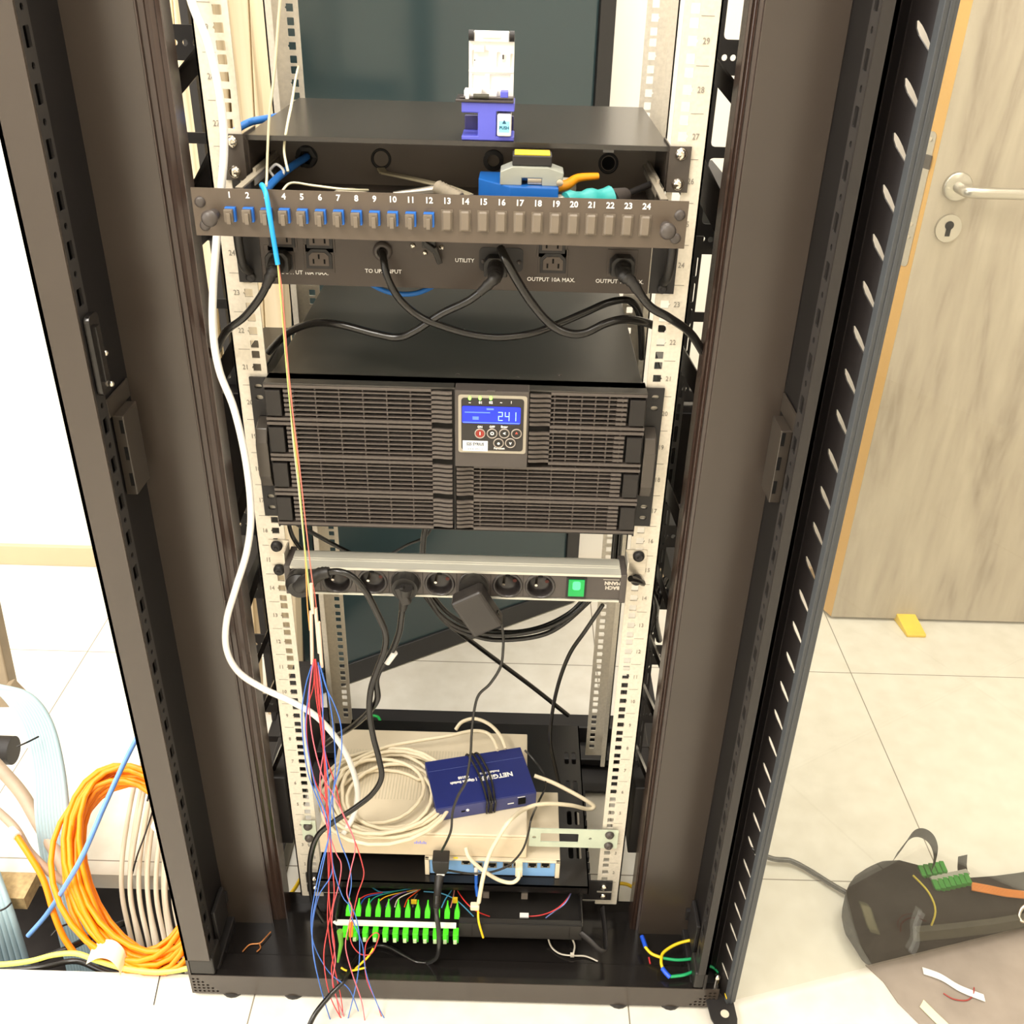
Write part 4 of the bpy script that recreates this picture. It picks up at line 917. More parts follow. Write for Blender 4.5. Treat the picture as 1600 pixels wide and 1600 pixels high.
CLR = mat('frosted_cap', (.72, .82, .62), .4)
xs = [-.170+i*.01545 for i in range(12)]
for i, x in enumerate(xs):
    p = MB(); p.box((x-.0042, -.094, .0925), (x+.0042, -.0805, .106)); gc = p.build('green_adapter', GRN, od, bevel=.0005)
    p = MB(); p.box((x+.0022, -.0945, .088), (x+.0044, -.084, .1055)); p.build('adapter_side', GRD, gc)
    if i > 0: p = MB(); p.box((x-.0034, -.0975, .0885), (x+.002, -.094, .0955)); p.build('frosted_dust_cap', CLR, gc, bevel=.0006)
    q = W(536+15.2*i, 1425, y=-.060)
    p = MB(); p.prism([(x-.0042, .101), (x+.0042, .101), (x+.0042, .108), (x+.0016, .1135), (x+.0010, .118), (x-.0010, .118), (x-.0016, .1135), (x-.0042, .108)], lambda u, v, t: Vector((u, -.062+t+(v-.101)*.9, v)), .006); p.build('connector_boot', GRN, gc, bevel=.0004)
p = MB(); q = W(668, 1386, y=-.02)
for k in range(9): p.tube([(-.115+.012*k, .0, .129), (-.108+.012*k, .008, .133)], .0032, 8)
p.build('splice_holder', mat('grey_splice_holder', (.42, .40, .38), .5), od)
p = MB()
for x, z in ((.044, .118), (.105, .118)): p.box((x-.005, -.03, z-.006), (x+.005, -.026, z+.008)); p.cyl((x, -.026, z+.008), (x, -.024, z+.016), .002, 8)
p.build('tie_mount', mat('grey_tie_mount', (.42, .39, .36), .5), od)
p = MB(); p.box((-.008, -.045, .117), (.0, -.042, .128)); p.box((-.073, -.045, .112), (-.064, -.042, .120)); p.build('yellow_sticker', mat('mustard_tape', (.80, .66, .12), .5), od)
MB().box((.098, -.058, .103), (.112, -.050, .1055)).build('white_pad', WHT, od)
# ================================================================ BEHIND THE RACK
lg = thing('leaning_glass_door', 'dark teal glass cabinet door with black frame standing behind the rack', 'cabinet door', (-.03, .78, 0))
A0 = Vector((-.40, .548, 0)); A1 = Vector((.222, .955, 0)); dU = (A1-A0); LL = dU.length; dU.normalize(); dN = Vector((dU.y, -dU.x, 0))
def GD(u, v, t): return A0+dU*u+dN*t+Vector((0, 0, v))
p = MB(); p.holed((0, .004, LL, 1.98), [[(.04, .055), (LL-.035, .055), (LL-.035, 1.44), (.04, 1.44)]], GD, .018)
lgo = p.build('door_frame', mat('black_door_frame', (.13, .13, .135), .4, 0, .5, .05, 10), lg, bevel=.001)
p = MB(); p.prism([(.038, .053), (LL-.033, .053), (LL-.033, 1.442), (.038, 1.442)], lambda u, v, t: GD(u, v, .006+t), .006)
p.build('glass_panel', mat('dark_teal_glass', (.20, .27, .285), .14, 0, .6, .03, 2), lg)
# stack of pale boards
BRD = wood_mat('pale_pine_board', (.62, .53, .40), (.87, .80, .66), (.93, .87, .76), sc=(14, 14, .35), rough=.55)
for k in range(7):
    x = -.335-.036*k; tilt = -.055-.004*k+.006*math.sin(k*2.3)
    p = MB(); M = Matrix.Translation((x+tilt*1.3+.028, .482+.006*(k % 3), .0)) @ Matrix.Rotation(-tilt, 4, 'Y')
    p.box((-.0165, 0, .012), (.0165, .05, 2.0), M)
    lab = ['pale wooden board nearest the rack, rightmost of the stacked boards', 'second pale wooden board from the right in the stack behind the rack', 'third pale wooden board from the right in the stack behind the rack', 'fourth pale wooden board from the right, middle of the stack behind the rack', 'third pale wooden board from the left in the stack behind the rack', 'second pale wooden board from the left in the stack behind the rack', 'leftmost pale wooden board of the stack behind the rack'][k]
    p.build('wooden_board', BRD, None, bevel=.002, label=lab, cat='board', group='pale boards stacked behind the rack')

# ================================================================ CABLES ON THE RACK
cable('white_conduit_cable', [(285,-60,-.03),(300,5,-.03),(325,70,-.028),(343,150,-.026),(350,230,-.028),(343,320,-.035),(338,380,-.04),(333,450,-.045),(333,520,-.05),(343,580,-.052),(366,640,-.055),(384,720,-.056),(392,800,-.056),(386,860,-.058),(368,920,-.062),(354,970,-.064),(354,1015,-.064),(373,1050,-.062),(410,1075,-.06),(455,1096,-.058),(495,1120,-.054),(530,1160,-.045),(550,1200,-.035),(559,1240,-.025),(552,1275,-.015),(535,1305,'z',.242)], .0043, WHT, 'thick white cable looping down the left rail to the beige coil', 'cable')
# power plugs and cords of the bypass unit
def plug(q, d, name='iec_plug'):
    """rectangular IEC plug pointing out of the face towards d"""
    pass
def iec(px, py, label, pts, r=.0042, boot=True, w2=.0125, h2=.0105, Y=-.006, straight=False):
    q = W(px, py, y=Y); t = thing('power_cable', label, 'power cable', (q.x, Y, q.z))
    p = MB(); p.prism(oct_(q.x, q.z, w2*2, h2*2, .005), Fy(Y, -1), .016); pb_ = p.build('plug_body', PLAS, t, bevel=.0012)
    p = MB(); p.box((q.x-w2*.45, Y-.0165, q.z+h2*.1), (q.x+w2*.45, Y-.016, q.z+h2*.6)); p.build('plug_mark', PLAS2, pb_)
    P_ = cr(P3(pts), 8); s = Vector((q.x, Y-.014, q.z)); pth = cr([s, s+Vector((0, -.016, -.004))]+P3(pts), 8)
    p = MB(); n = 22; p.tube(pth[:n], lambda u: .0092-.0045*u+(.0009 if int(u*n) % 3 == 0 else 0), 12); p.build('strain_relief', PLAS, t)
    p = MB(); p.tube(pth[6:], r, 10); p.build('cord', RUB, t)
    return t
iec(437, 404, 'black power cord from the left output socket towards the left post', [(424,428,-.040),(408,462,-.044),(382,495,-.042),(352,520,-.03),(335,560,.0)])
iec(775, 412, 'black power cord in the utility inlet running down left over the UPS', [(768,440,-.045),(735,468,-.04),(690,490,-.03),(650,516,-.02),(622,527,-.015),(585,521,-.01),(530,507,0),(490,505,.02),(450,520,.04),(420,550,.06)], r=.0045)
iec(972, 412, 'black power cord from the right output socket crossing the right rail', [(988,442,-.042),(1015,478,-.045),(1045,496,-.04),(1078,520,-.02),(1100,553,.0)], r=.0048)
cable('power_cable', [(598,390,-.004),(599,402,-.02),(606,435,-.03),(625,468,-.032),(655,494,-.03),(690,509,-.028),(735,522,-.026),(780,527,-.024),(830,521,-.02),(870,507,-.01),(915,488,0),(950,473,.01),(980,469,.02),(997,485,.03),(1002,520,.04),(1003,560,.05)], .0042, RUB, 'black cord from the TO UPS INPUT gland sweeping right over the UPS', 'power cable')
cable('power_cable', [(782,388,-.03),(790,405,-.042),(808,438,-.045),(832,475,-.045),(862,508,-.044),(890,521,-.043),(915,520,-.04),(945,506,-.032),(975,499,-.02),(1005,503,0),(1035,514,.03)], .0048, RUB, 'black cord hanging before the utility inlet and bending right towards the rail', 'power cable')
cable('ethernet_cable', [(565,430,.09),(580,444,.06),(610,457,.05),(645,459,.05),(675,448,.06),(692,432,.09)], .0031, BLU, 'blue network cable loop hanging below the bypass unit', 'cable')
for x0, y0, x1, y1, lab in ((380, 780, 362, 740, 'short blue cable behind the left side of the UPS'), (405, 875, 398, 835, 'short blue cable behind the left rail above the power strip')):
    cable('ethernet_cable', [(x1, y1, .2), ((x0+x1)/2-3, (y0+y1)/2, .2), (x0, y0, .2)], .0036, BLU, lab, 'cable')
for pts, r, lab in (
  ([(444,-60,-.02),(436,20,-.01),(429,110,.0),(421,180,.005),(418,240,.005),(417,275,0),(416,290,-.02)], .0014, 'thin cream fibre hanging down from above onto the patch drawer, left one'),
  ([(466,104,.33),(461,128,.2),(456,160,.06),(448,200,.02),(444,235,.015),(450,268,.0)], .0014, 'thin cream fibre hanging down from above to the blue cable tie, right one')):
    cable('fibre_cable', pts, r, mat('cream_fibre', (.88, .85, .72), .4), lab, 'fibre')
cable('fibre_cable', [(440,300,'z',1.205),(455,286,'z',1.205),(490,290,'z',1.200),(540,296,'z',1.198),(575,297,'z',1.19)], .0012, mat('cream_fibre', (.9, .87, .76)), 'cream fibre lying along the drawer behind numbers 4 to 8', 'fibre')
# fibre pigtail
SKY = mat('sky_blue_jacket', (.12, .62, .90), .4, 0, .5, .03, 30)
cable('blue_fibre_tube', [(414,300,-.055),(409,290,-.066),(411,291,-.078),(416,305,-.088),(421,335,-.092),(426,365,-.092),(431,395,-.090),(434,413,-.090)], .0026, SKY, 'bright blue fibre tube hanging over port number 3', 'cable')
FC = {'cream': (.92, .89, .74), 'orange': (.97, .66, .36), 'red': (.92, .48, .42), 'green': (.70, .78, .46), 'lilac': (.70, .50, .85)}
for nm, pts in (('cream', [(434,413,-.09),(441,470,-.088),(447,540,-.086),(452,610,-.085),(457,680,-.085),(466,760,-.085),(475,850,-.085),(482,920,-.085),(487,955,-.085)]),
                ('orange', [(434,413,-.0885),(439,470,-.088),(446,535,-.088),(453,600,-.087),(462,690,-.086),(470,780,-.086),(477,870,-.086),(480,940,-.086),(484,985,-.086)]),
                ('red', [(435,413,-.089),(442,470,-.089),(449,560,-.089),(457,640,-.088),(468,730,-.088),(479,830,-.088),(487,900,-.088),(492,930,-.087),(495,960,-.087)]),
                ('green', [(434,413,-.0905),(440,480,-.09),(448,580,-.088),(456,660,-.087),(467,750,-.087),(474,830,-.087),(481,900,-.087),(486,950,-.087)])):
    cable('optical_fibre', pts, .0007, mat(nm+'_fibre', FC[nm], .4), 'hair-thin %s fibre running from the blue tube down to the splice sleeves' % nm, 'fibre')
SLV = mat('pinkish_clear_sleeve', (.90, .78, .70), .3, 0, .5, .05, 40)
for i, (a, b, lab) in enumerate((((486,955),(488,1037), 'leftmost pale splice sleeve below the power strip'), ((493,950),(499,1020), 'middle pale splice sleeve below the power strip'), ((498,972),(503,1042), 'rightmost and lowest pale splice sleeve below the power strip'), ((486,912),(489,958), 'short upper splice sleeve hanging across the power strip sockets'))):
    p = MB(); p.tube(cr(P3([(a[0],a[1],-.087-.001*i),((a[0]+b[0])/2,(a[1]+b[1])/2,-.087-.001*i),(b[0],b[1],-.087-.001*i)]), 5), .0022, 10)
    p.build('splice_sleeve', SLV, None, label=lab, cat='splice sleeve', group='splice sleeves')
RF = mat('red_fibre_tube', (.86, .25, .26), .35); BF = mat('blue_fibre_tube', (.25, .45, .80), .35); PF = mat('pink_fibre_tube', (.93, .42, .48), .35)
fib = [
 (RF, [(490,1030),(490,1070),(480,1110),(480,1160),(492,1220),(512,1260),(516,1310),(514,1380),(512,1440),(520,1500),(533,1560),(538,1610)], 'red fibre bending left beside the left rail at coil height'),
 (RF, [(491,1030),(493,1080),(500,1130),(506,1180),(508,1230),(512,1290),(513,1360),(516,1430),(523,1480),(518,1520),(530,1580),(530,1610)], 'red fibre in the middle of the bundle passing over the black cord'),
 (RF, [(493,1030),(497,1090),(504,1140),(509,1200),(512,1270),(518,1340),(522,1400),(512,1450),(506,1500),(517,1560),(545,1610)], 'red fibre bowing left of the green connectors to the floor'),
 (PF, [(489,1035),(483,1090),(488,1150),(503,1210),(520,1240),(540,1280),(555,1320),(548,1360),(542,1395),(550,1420),(544,1450),(540,1480),(550,1520),(565,1565),(572,1610)], 'pink-red fibre looping right below the beige switch to the connectors'),
 (RF, [(494,1035),(499,1090),(503,1150),(512,1190),(524,1225),(535,1270),(553,1310),(566,1350),(568,1370),(558,1400),(550,1440),(548,1470),(562,1490),(580,1490),(590,1470),(592,1460),(585,1458),(574,1470),(570,1490),(573,1530),(590,1570),(602,1610)], 'red fibre making a small loop over the middle green connectors'),
 (PF, [(497,1040),(503,1100),(507,1160),(500,1220),(508,1280),(524,1330),(533,1350),(530,1380),(520,1420),(519,1460),(524,1500),(520,1540),(538,1590),(540,1612)], 'pink fibre on the right edge of the red bundle'),
 (BF, [(497,1035),(504,1085),(505,1150),(513,1220),(516,1290),(520,1350),(535,1400),(551,1420),(560,1450),(562,1490),(558,1530),(548,1575),(538,1612)], 'dark blue fibre crossing the second green connector'),
 (BF, [(500,1040),(510,1075),(522,1100),(532,1130),(534,1165),(530,1200),(518,1250),(515,1300),(505,1350),(495,1400),(488,1440),(490,1490),(500,1540),(515,1590),(525,1612)], 'blue fibre bowing right above the coil then left of the bundle'),
 (BF, [(487,1040),(478,1070),(472,1110),(474,1160),(482,1210),(500,1260),(514,1300),(502,1350),(492,1395),(486,1440),(492,1480),(515,1520),(545,1545),(560,1580)], 'blue fibre hugging the left rail then falling left of the tray'),
 (BF, [(501,1042),(514,1090),(521,1140),(524,1200),(520,1260),(530,1310),(545,1350),(549,1380),(545,1410),(552,1440),(566,1475),(572,1520),(590,1570),(612,1612)], 'blue fibre crossing the orange-booted connector at the tray left end'),
 (BF, [(488,1040),(480,1100),(478,1150),(492,1225),(510,1275),(517,1320),(518,1365),(498,1400),(488,1450),(491,1500),(506,1560),(522,1612)], 'light blue fibre nearest the lower left rail screws'),
]
FYp = lambda y: -.088+(-.135+.088)*max(0, min(1, (y-1040)/300.)) - max(0, (y-1460))*.0002
for i, (m_, pts, lab) in enumerate(fib):
    P_ = [W(x, y, y=FYp(y)-.002*(i % 4)) for x, y in pts]
    cable('optical_fibre', P_, .0008, m_, lab, 'fibre', world=True, k=6, n=6)
# tray fibres
tf = [((.85,.2,.2),[(561,1405),(575,1398),(598,1394)],'red fibre arching to the tray tie post'),((.16,.36,.7),[(561,1418),(572,1402),(598,1396)],'dark blue fibre rising from the second green boot'),((.15,.6,.5),[(574,1418),(583,1404),(600,1397),(640,1388)],'teal fibre rising from the third green boot'),
 ((.95,.72,.12),[(588,1418),(595,1406),(612,1398),(652,1390)],'amber fibre rising from the fourth green boot'),((.55,.4,.7),[(603,1417),(610,1405),(626,1396),(655,1388)],'violet fibre rising from the fifth green boot'),((.92,.88,.8),[(617,1417),(622,1405),(636,1397),(656,1390)],'white fibre rising from the sixth green boot'),
 ((.95,.36,.15),[(632,1417),(637,1405),(648,1396),(657,1389)],'orange-red fibre rising from the seventh green boot'),((.35,.35,.34),[(645,1417),(647,1405),(652,1397)],'grey fibre rising from the eighth green boot'),
 ((.3,.65,.8),[(690,1418),(696,1405),(705,1392),(710,1383)],'pale blue fibre at the eleventh green boot'),((.95,.6,.55),[(704,1418),(708,1403),(711,1384)],'salmon fibre at the last green boot'),
 ((.25,.62,.78),[(572,1378),(585,1389),(598,1394),(625,1391),(650,1387)],'sky blue fibre across the tray back left'),((.3,.6,.75),[(662,1393),(690,1396),(715,1408),(740,1432)],'blue fibre arching right across the tray centre'),
 ((.88,.22,.2),[(715,1392),(728,1410),(745,1424),(765,1432)],'red fibre curling down right of the socket cord'),((.88,.25,.25),[(896,1385),(888,1402),(870,1420),(845,1430),(818,1432)],'red fibre arc at the right end of the tray'),((.55,.6,.85),[(897,1385),(884,1410),(866,1424),(853,1434)],'pale violet fibre arc beside the red one, tray right end')]
for i, (c, pts, lab) in enumerate(tf):
    P_ = [W(x, y, y=(-.052+(1420-y)*.0014 if y < 1420 else -.05)) for x, y in pts]
    cable('tray_fibre', P_, .0010, mat('fibre_colour_%d' % i, c, .4), lab, 'fibre', world=True, k=6, n=6)
cable('yellow_fibre', [(571,1520-8,-.13),(545,1517,-.125),(533,1512,-.12)], .0016, mat('yellow_jacket', (.97,.80,.12), .4), 'short yellow fibre end beside the bundle over the sill', 'fibre')
cable('yellow_fibre', [(583,1482,-.11),(575,1495,-.115),(555,1514,-.12)], .0016, mat('yellow_jacket', (.97,.80,.12), .4), 'yellow fibre tail below the small red loop', 'fibre')
p = MB(); p.tube(P3([(531,1455,-.11),(533,1475,-.112),(528,1503,-.115)]), lambda t: .0048-.003*t, 8); p.build('green_connector', mat('dull_green_connector', (.42,.70,.22), .45), None, label='loose green connector hanging at the tray left end', cat='connector')
p = MB(); p.tube(P3([(549,1443,-.095),(548,1462,-.097)]), .0035, 8); p.build('orange_connector', mat('orange_connector', (.98,.66,.14), .45), None, label='small orange connector at the tray left end', cat='connector')

# ================================================================ POWER STRIP PLUGS AND CORDS
t = thing('power_cable', 'black angled plug in the leftmost strip socket, its cord falling to the coil', 'power cable', (scx[0].x, -.04, scx[0].z))
c = scx[0]; p = MB(); p.cyl((c.x, -.039, c.z), (c.x, -.052, c.z), .018, 24); p.cyl((c.x, -.052, c.z), (c.x, -.060, c.z-.001), .018, 24, .013); p.build('plug_body', PLAS, t, bevel=.001)
pt = cr([(c.x, -.056, c.z+.002)]+P3([(497,898,-.068),(515,894,-.070)]), 8)
p = MB(); p.tube(pt, lambda u: .010-.004*u+(.0008 if int(u*16) % 2 else 0), 12); p.build('strain_relief', PLAS, t)
p = MB(); p.tube(cr(P3([(505,896,-.069),(528,893,-.072),(552,902,-.074),(572,925,-.074),(588,955,-.07),(602,988,-.066),(601,1015,-.064),(590,1045,-.062),(580,1075,-.06),(577,1110,-.056),(583,1150,-.05),(592,1185,-.045),(596,1215,-.045),(582,1240,-.046),(555,1262,-.05),(520,1285,-.055),(497,1305,-.055),(486,1335,-.05),(484,1370,-.04),(490,1410,-.03),(506,1440,-.04)]), 8), .0042, 10); p.build('cord', RUB, t)
t = thing('power_cable', 'black plug with finger grip in the fourth strip socket, cord with white tag', 'power cable', (scx[3].x, -.04, scx[3].z))
c = scx[3]; p = MB(); p.cyl((c.x, -.039, c.z), (c.x, -.054, c.z), .0185, 24, .0165); p.build('plug_body', PLAS, t, bevel=.001)
p = MB(); p.bar((c.x-.006, -.060, c.z+.008), (c.x+.004, -.062, c.z-.016), .009, .013); p.bar((c.x+.008, -.058, c.z+.005), (c.x+.001, -.060, c.z-.014), .005, .012); p.build('finger_grip', PLAS, t, bevel=.002)
pt = cr(P3([(634,918,-.06),(632,935,-.058),(629,952,-.055)]), 6)
p = MB(); p.tube(pt, lambda u: .009-.0042*u, 12); p.build('strain_relief', PLAS, t)
p = MB(); p.tube(cr(P3([(630,940,-.058),(627,965,-.052),(623,990,-.05),(610,1022,-.05),(597,1040,-.052),(588,1062,-.054),(590,1090,-.052),(580,1108,-.045),(560,1128,-.03),(540,1142,-.01),(522,1152,.02),(505,1165,.05)]), 8), .0042, 10); p.build('cord', RUB, t)
p = MB(); p.tube(P3([(616,1019,-.0505),(610,1027,-.0505),(604,1035,-.0512)]), .0052, 12); p.build('white_tag', WHT, t)
t = thing('power_adapter', 'black mains adapter hanging askew from the sixth strip socket', 'power adapter', (scx[5].x, -.04, scx[5].z))
c = scx[5]; p = MB(); p.cyl((c.x, -.039, c.z), (c.x, -.050, c.z), .0185, 24); p.build('plug_disc', PLAS, t, bevel=.001)
p = MB(); M = Matrix.Translation((c.x+.002, -.060, c.z-.014)) @ Matrix.Rotation(math.radians(-32), 4, 'Y').inverted() @ Matrix.Rotation(math.radians(0), 4, 'X')
M = Matrix.Translation((c.x+.004, -.062, c.z-.018)) @ Matrix.Rotation(math.radians(-30), 4, 'Y')
p.box((-.0215, -.014, -.034), (.0215, .012, .026), M); p.build('adapter_body', mat('charcoal_adapter', (.16, .145, .135), .42), t, bevel=.005, seg=3)
p = MB(); p.tube(cr(P3([(775,956,-.066),(781,967,-.066),(786,990,-.066),(786,1015,-.066),(782,1042,-.066),(766,1068,-.064),(748,1086,-.062),(741,1110,-.06),(737,1145,-.058),(735,1180,-.056),(728,1220,-.056),(715,1245,-.058),(707,1270,-.06),(704,1300,-.062),(690,1330,-.05)]), 8), lambda u: .0019+(.0018*(1-u*22) if u < .045 else 0), 8); p.build('cord', RUB, t)
for i, pts in enumerate(([(668,930,.12),(690,962,.12),(730,985,.12),(790,992,.12),(850,982,.12),(895,960,.12),(925,930,.12)], [(676,930,.14),(700,958,.14),(740,980,.14),(795,988,.14),(845,980,.14),(890,958,.14),(918,930,.14)], [(664,930,.13),(700,975,.13),(740,993,.13),(780,1000,.13),(840,994,.13),(880,975,.13),(930,930,.13)])):
    cable('looped_cable', pts, .0038, RUB, ['outer right strand of the black cable loop hanging behind the power strip', 'inner strand of the black cable loop hanging behind the power strip', 'lowest strand of the black cable loop hanging behind the power strip'][i], 'cable', group='black cable loops behind the power strip')
cable('black_cable', [(700,975,.38),(760,1020,.40),(830,1072,.42),(888,1118,.43)], .0045, RUB, 'straight dark cable slanting down right behind the power strip to the rear beam', 'cable')
cable('black_cable', [(942,945,.05),(915,985,.06),(890,1022,.08),(872,1070,.10),(862,1120,.12),(860,1160,.12),(868,1200,.12),(874,1225,.12)], .003, RUB, 'thin black cable hanging from the right end of the power strip to the base', 'cable')
cable('black_cable', [(985,904,-.02),(1003,910,.0),(1020,925,.03),(1026,950,.06),(1018,985,.08)], .0042, RUB, 'black cable leaving the right end of the power strip', 'cable')
cable('black_cable', [(445,808,.06),(480,828,.08),(520,850,.10),(560,870,.10)], .003, RUB, 'black cable sagging from the UPS left corner behind the power strip', 'cable')
cable('black_cable', [(450,812,.04),(458,840,.05),(480,870,.05)], .003, RUB, 'short black cable between the UPS and the left end of the strip', 'cable')
cable('black_cable', [(668,812,.10),(662,840,.10),(660,870,.10)], .0045, RUB, 'vertical black cord dropping from the UPS behind the strip', 'cable')
cable('black_cable', [(600,872,.11),(635,852,.11),(665,838,.11),(680,812,.11)], .002, RUB, 'thin black wire curving up left to the vertical cord behind the strip', 'cable')
for i, (x, lab) in enumerate(((960, 'left black cable of the pair running down inside the right rail above the strip'), (968, 'right black cable of the pair running down inside the right rail above the strip'))):
    cable('black_cable', [(x+3, 812, .25), (x+1, 840, .25), (x-2, 875, .25)], .0045, RUB, lab, 'cable')
cable('black_cable', [(1040,905,.10),(1030,930,.07),(1024,965,.07),(1030,1000,.10)], .005, RUB, 'black cable loop outside the right rail level with the strip', 'cable')

# ================================================================ BEIGE COIL AND PATCH CABLES
cc = W(604, 1243, z=.245); p = MB(); rnd = random.Random(3); pts = []
N = 11*22
for i in range(N):
    t = i/22*2*math.pi; lp = i/22
    r = .083+.014*math.sin(lp*2.1)+.006*math.sin(lp*5.3); ox = .010*math.sin(lp*1.3); oy = .010*math.cos(lp*1.7)
    pts.append((cc.x+ox+r*1.04*math.cos(t), cc.y+.004+oy+r*.98*math.sin(t), .2395+.0042*((lp*1.9) % 4)+.002*math.sin(t*2+lp)))
p.tube(pts, .0031, 8); co = p.build('coiled_cable', BEI, None, label='coil of cream network cable lying on the beige switch', cat='cable coil')
cable('network_cable', [(548,1190,'z',.255),(600,1168,'z',.258),(650,1158,'z',.262),(700,1150,'z',.27),(740,1142,'z',.272),(765,1148,'z',.27),(778,1172,'z',.268)], .0031, BEI, 'cream cable lead crossing from the coil to the blue switch rear', 'cable')
cable('network_cable', [(712,1140,'z',.25),(722,1128,'z',.262),(742,1123,'z',.27),(765,1132,'z',.275),(782,1150,'z',.272),(790,1170,'z',.265)], .0031, BEI, 'cream cable arching above the rear of the blue switch', 'cable')
cable('network_cable', [(835,1212,'z',.255),(862,1222,'z',.25),(890,1236,'z',.24),(915,1250,'z',.23),(928,1260,'z',.22),(918,1264,'z',.22),(890,1258,'z',.245),(850,1256,'z',.262),(820,1264,'z',.268),(795,1284,-.03),(775,1315,-.038),(763,1340,-.045),(754,1375,-.062),(748,1410,-.070)], .0033, BEI, 'cream cable bending back at the right rail and hanging down past the router', 'cable')
p = MB(); q = W(742, 1416, y=-.07); p.cbox((q.x, q.y, q.z), (.014, .010, .010), Matrix.Identity(4)); p.build('cable_connector', BEI, None, bevel=.002, label='cream connector at the lower end of the hanging cream cable', cat='connector')
cable('yellow_fibre', [(747,1420,-.07),(748,1440,-.086),(755,1465,-.09)], .0017, mat('yellow_jacket', (.97,.80,.12)), 'yellow wire sticking out under the hanging cream connector', 'cable')
t = thing('patch_cable', 'cream patch cable plugged in a router port, looping under the router front', 'patch cable', tuple(W(811, 1352, y=-.02)))
q = W(811, 1350, y=-.019); p = MB(); p.box((q.x-.0055, -.034, q.z-.012), (q.x+.0055, -.018, q.z+.006)); p.build('plug_boot', BEI, t, bevel=.0012)
p = MB(); p.tube(cr(P3([(811,1360,-.032),(810,1372,-.036),(800,1379,-.038),(782,1376,-.038),(762,1365,-.038),(745,1352,-.036),(732,1338,-.032),(728,1325,-.022)]), 6), .0031, 8); p.build('cord', BEI, t)
t = thing('patch_cable', 'short blue plug with white tip hanging before the router', 'patch cable', tuple(W(745, 1375, y=-.03)))
p = MB(); p.tube(P3([(744,1366,-.030),(744,1385,-.034),(746,1400,-.04)]), .0028, 8); p.build('cord', mat('royal_blue_cord', (.10,.36,.75), .4), t)
p = MB(); p.tube(P3([(744,1357,-.028),(744,1366,-.030)]), .0033, 8); p.build('tip', WHT, t)
cable('signal_cable', [(820,1172,'z',.268),(836,1190,'z',.258),(851,1212,'z',.252),(851,1232,'z',.25),(842,1252,'z',.25),(830,1280,-.028),(826,1300,-.03),(818,1325,-.034),(805,1343,-.035),(790,1355,-.035),(765,1363,-.035),(735,1365,-.035),(700,1360,-.04)], .0017, RUB, 'thin black cord running from the blue switch down across the router ports', 'cord')
t = thing('power_cable', 'black socket plug before the router left end with cord looping on the base', 'power cable', tuple(W(688, 1355, y=-.04)))
q = W(689, 1350, y=-.036); p = MB(); p.prism([(q.x-.013, q.z+.014), (q.x+.013, q.z+.014), (q.x+.012, q.z-.006), (q.x+.007, q.z-.014), (q.x-.007, q.z-.014), (q.x-.012, q.z-.006)][::-1], Fy(-.045), .024); p.build('plug_body', PLAS, t, bevel=.0015)
p = MB(); p.box((q.x-.006, -.0455, q.z-.015), (q.x+.006, -.030, q.z-.012)); p.build('white_band', WHT, t)
p = MB(); p.tube(cr(P3([(687,1368,-.042),(684,1390,-.060),(682,1420,-.090)]), 5), lambda u: .0075-.003*u, 10); p.build('strain_relief', PLAS, t)
p = MB(); p.tube(cr(P3([(683,1400,-.075),(682,1425,-.092),(685,1450,-.108),(686,1475,-.112),(682,1495,-.105),(668,1504,'z',.044),(650,1503,'z',.042),(630,1492,'z',.042),(608,1480,'z',.042),(590,1477,'z',.042),(568,1485,'z',.046),(552,1505,'z',.055),(538,1532,-.145),(515,1556,-.165),(492,1585,-.19),(478,1615,-.21)]), 8), .0038, 10); p.build('cord', RUB, t)
# odds and ends on the base pan
YG = mat('yellow_earth_wire', (.93,.80,.12), .4); GG = mat('green_earth_wire', (.10,.62,.38), .4); LUG = mat('blue_crimp_lug', (.12,.32,.82), .4)
for lab, ya, gr, lg_ in (('yellow and green earth wire crossing behind, its blue lug at the right panel foot', [(1007,1478,'z',.06),(1018,1490,'z',.06),(1036,1497,'z',.06)], [(1036,1497,'z',.06),(1060,1500,'z',.06),(1091,1497,'z',.06)], [(1003,1463,'z',.06),(1009,1480,'z',.06)]),
                         ('yellow and green earth wire loop ending in a blue crimped connector on the sill', [(1095,1466,'z',.075),(1060,1474,'z',.068),(1037,1488,'z',.064),(1033,1502,'z',.064),(1035,1512,'z',.062)], [(1047,1526,'z',.06),(1070,1523,'z',.06),(1088,1515,'z',.06),(1100,1508,'z',.062),(1115,1512,'z',.062),(1123,1520,'z',.062)], [(1035,1513,'z',.062),(1041,1521,'z',.062),(1047,1527,'z',.06)])):
    t = thing('earth_wire', lab, 'earth wire', tuple(W(*ya[0][:2], z=.06)))
    p = MB(); p.tube(cr(P3(ya), 6), .0024, 8); p.build('yellow_wire', YG, t); p = MB(); p.tube(cr(P3(gr), 6), .0024, 8); p.build('green_wire', GG, t)
    p = MB(); p.tube(P3(lg_), .0036, 10); p.build('crimp_lug', LUG, t)
t = thing('earth_terminal', 'blue and yellow crimped terminal on the open door foot', 'terminal', tuple(W(1130, 1530, z=.05)))
p = MB(); p.tube(P3([(1124,1520,'z',.06),(1130,1532,'z',.05)]), .0034, 8); p.build('blue_sleeve', LUG, t); p = MB(); p.tube(P3([(1134,1545,'z',.04),(1139,1560,'z',.036)]), .0045, 8); p.build('yellow_sleeve', YG, t); p = MB(); p.tube(P3([(1128,1530,'z',.05),(1134,1546,'z',.04)]), .0022, 8); p.build('lug', CHR, t)
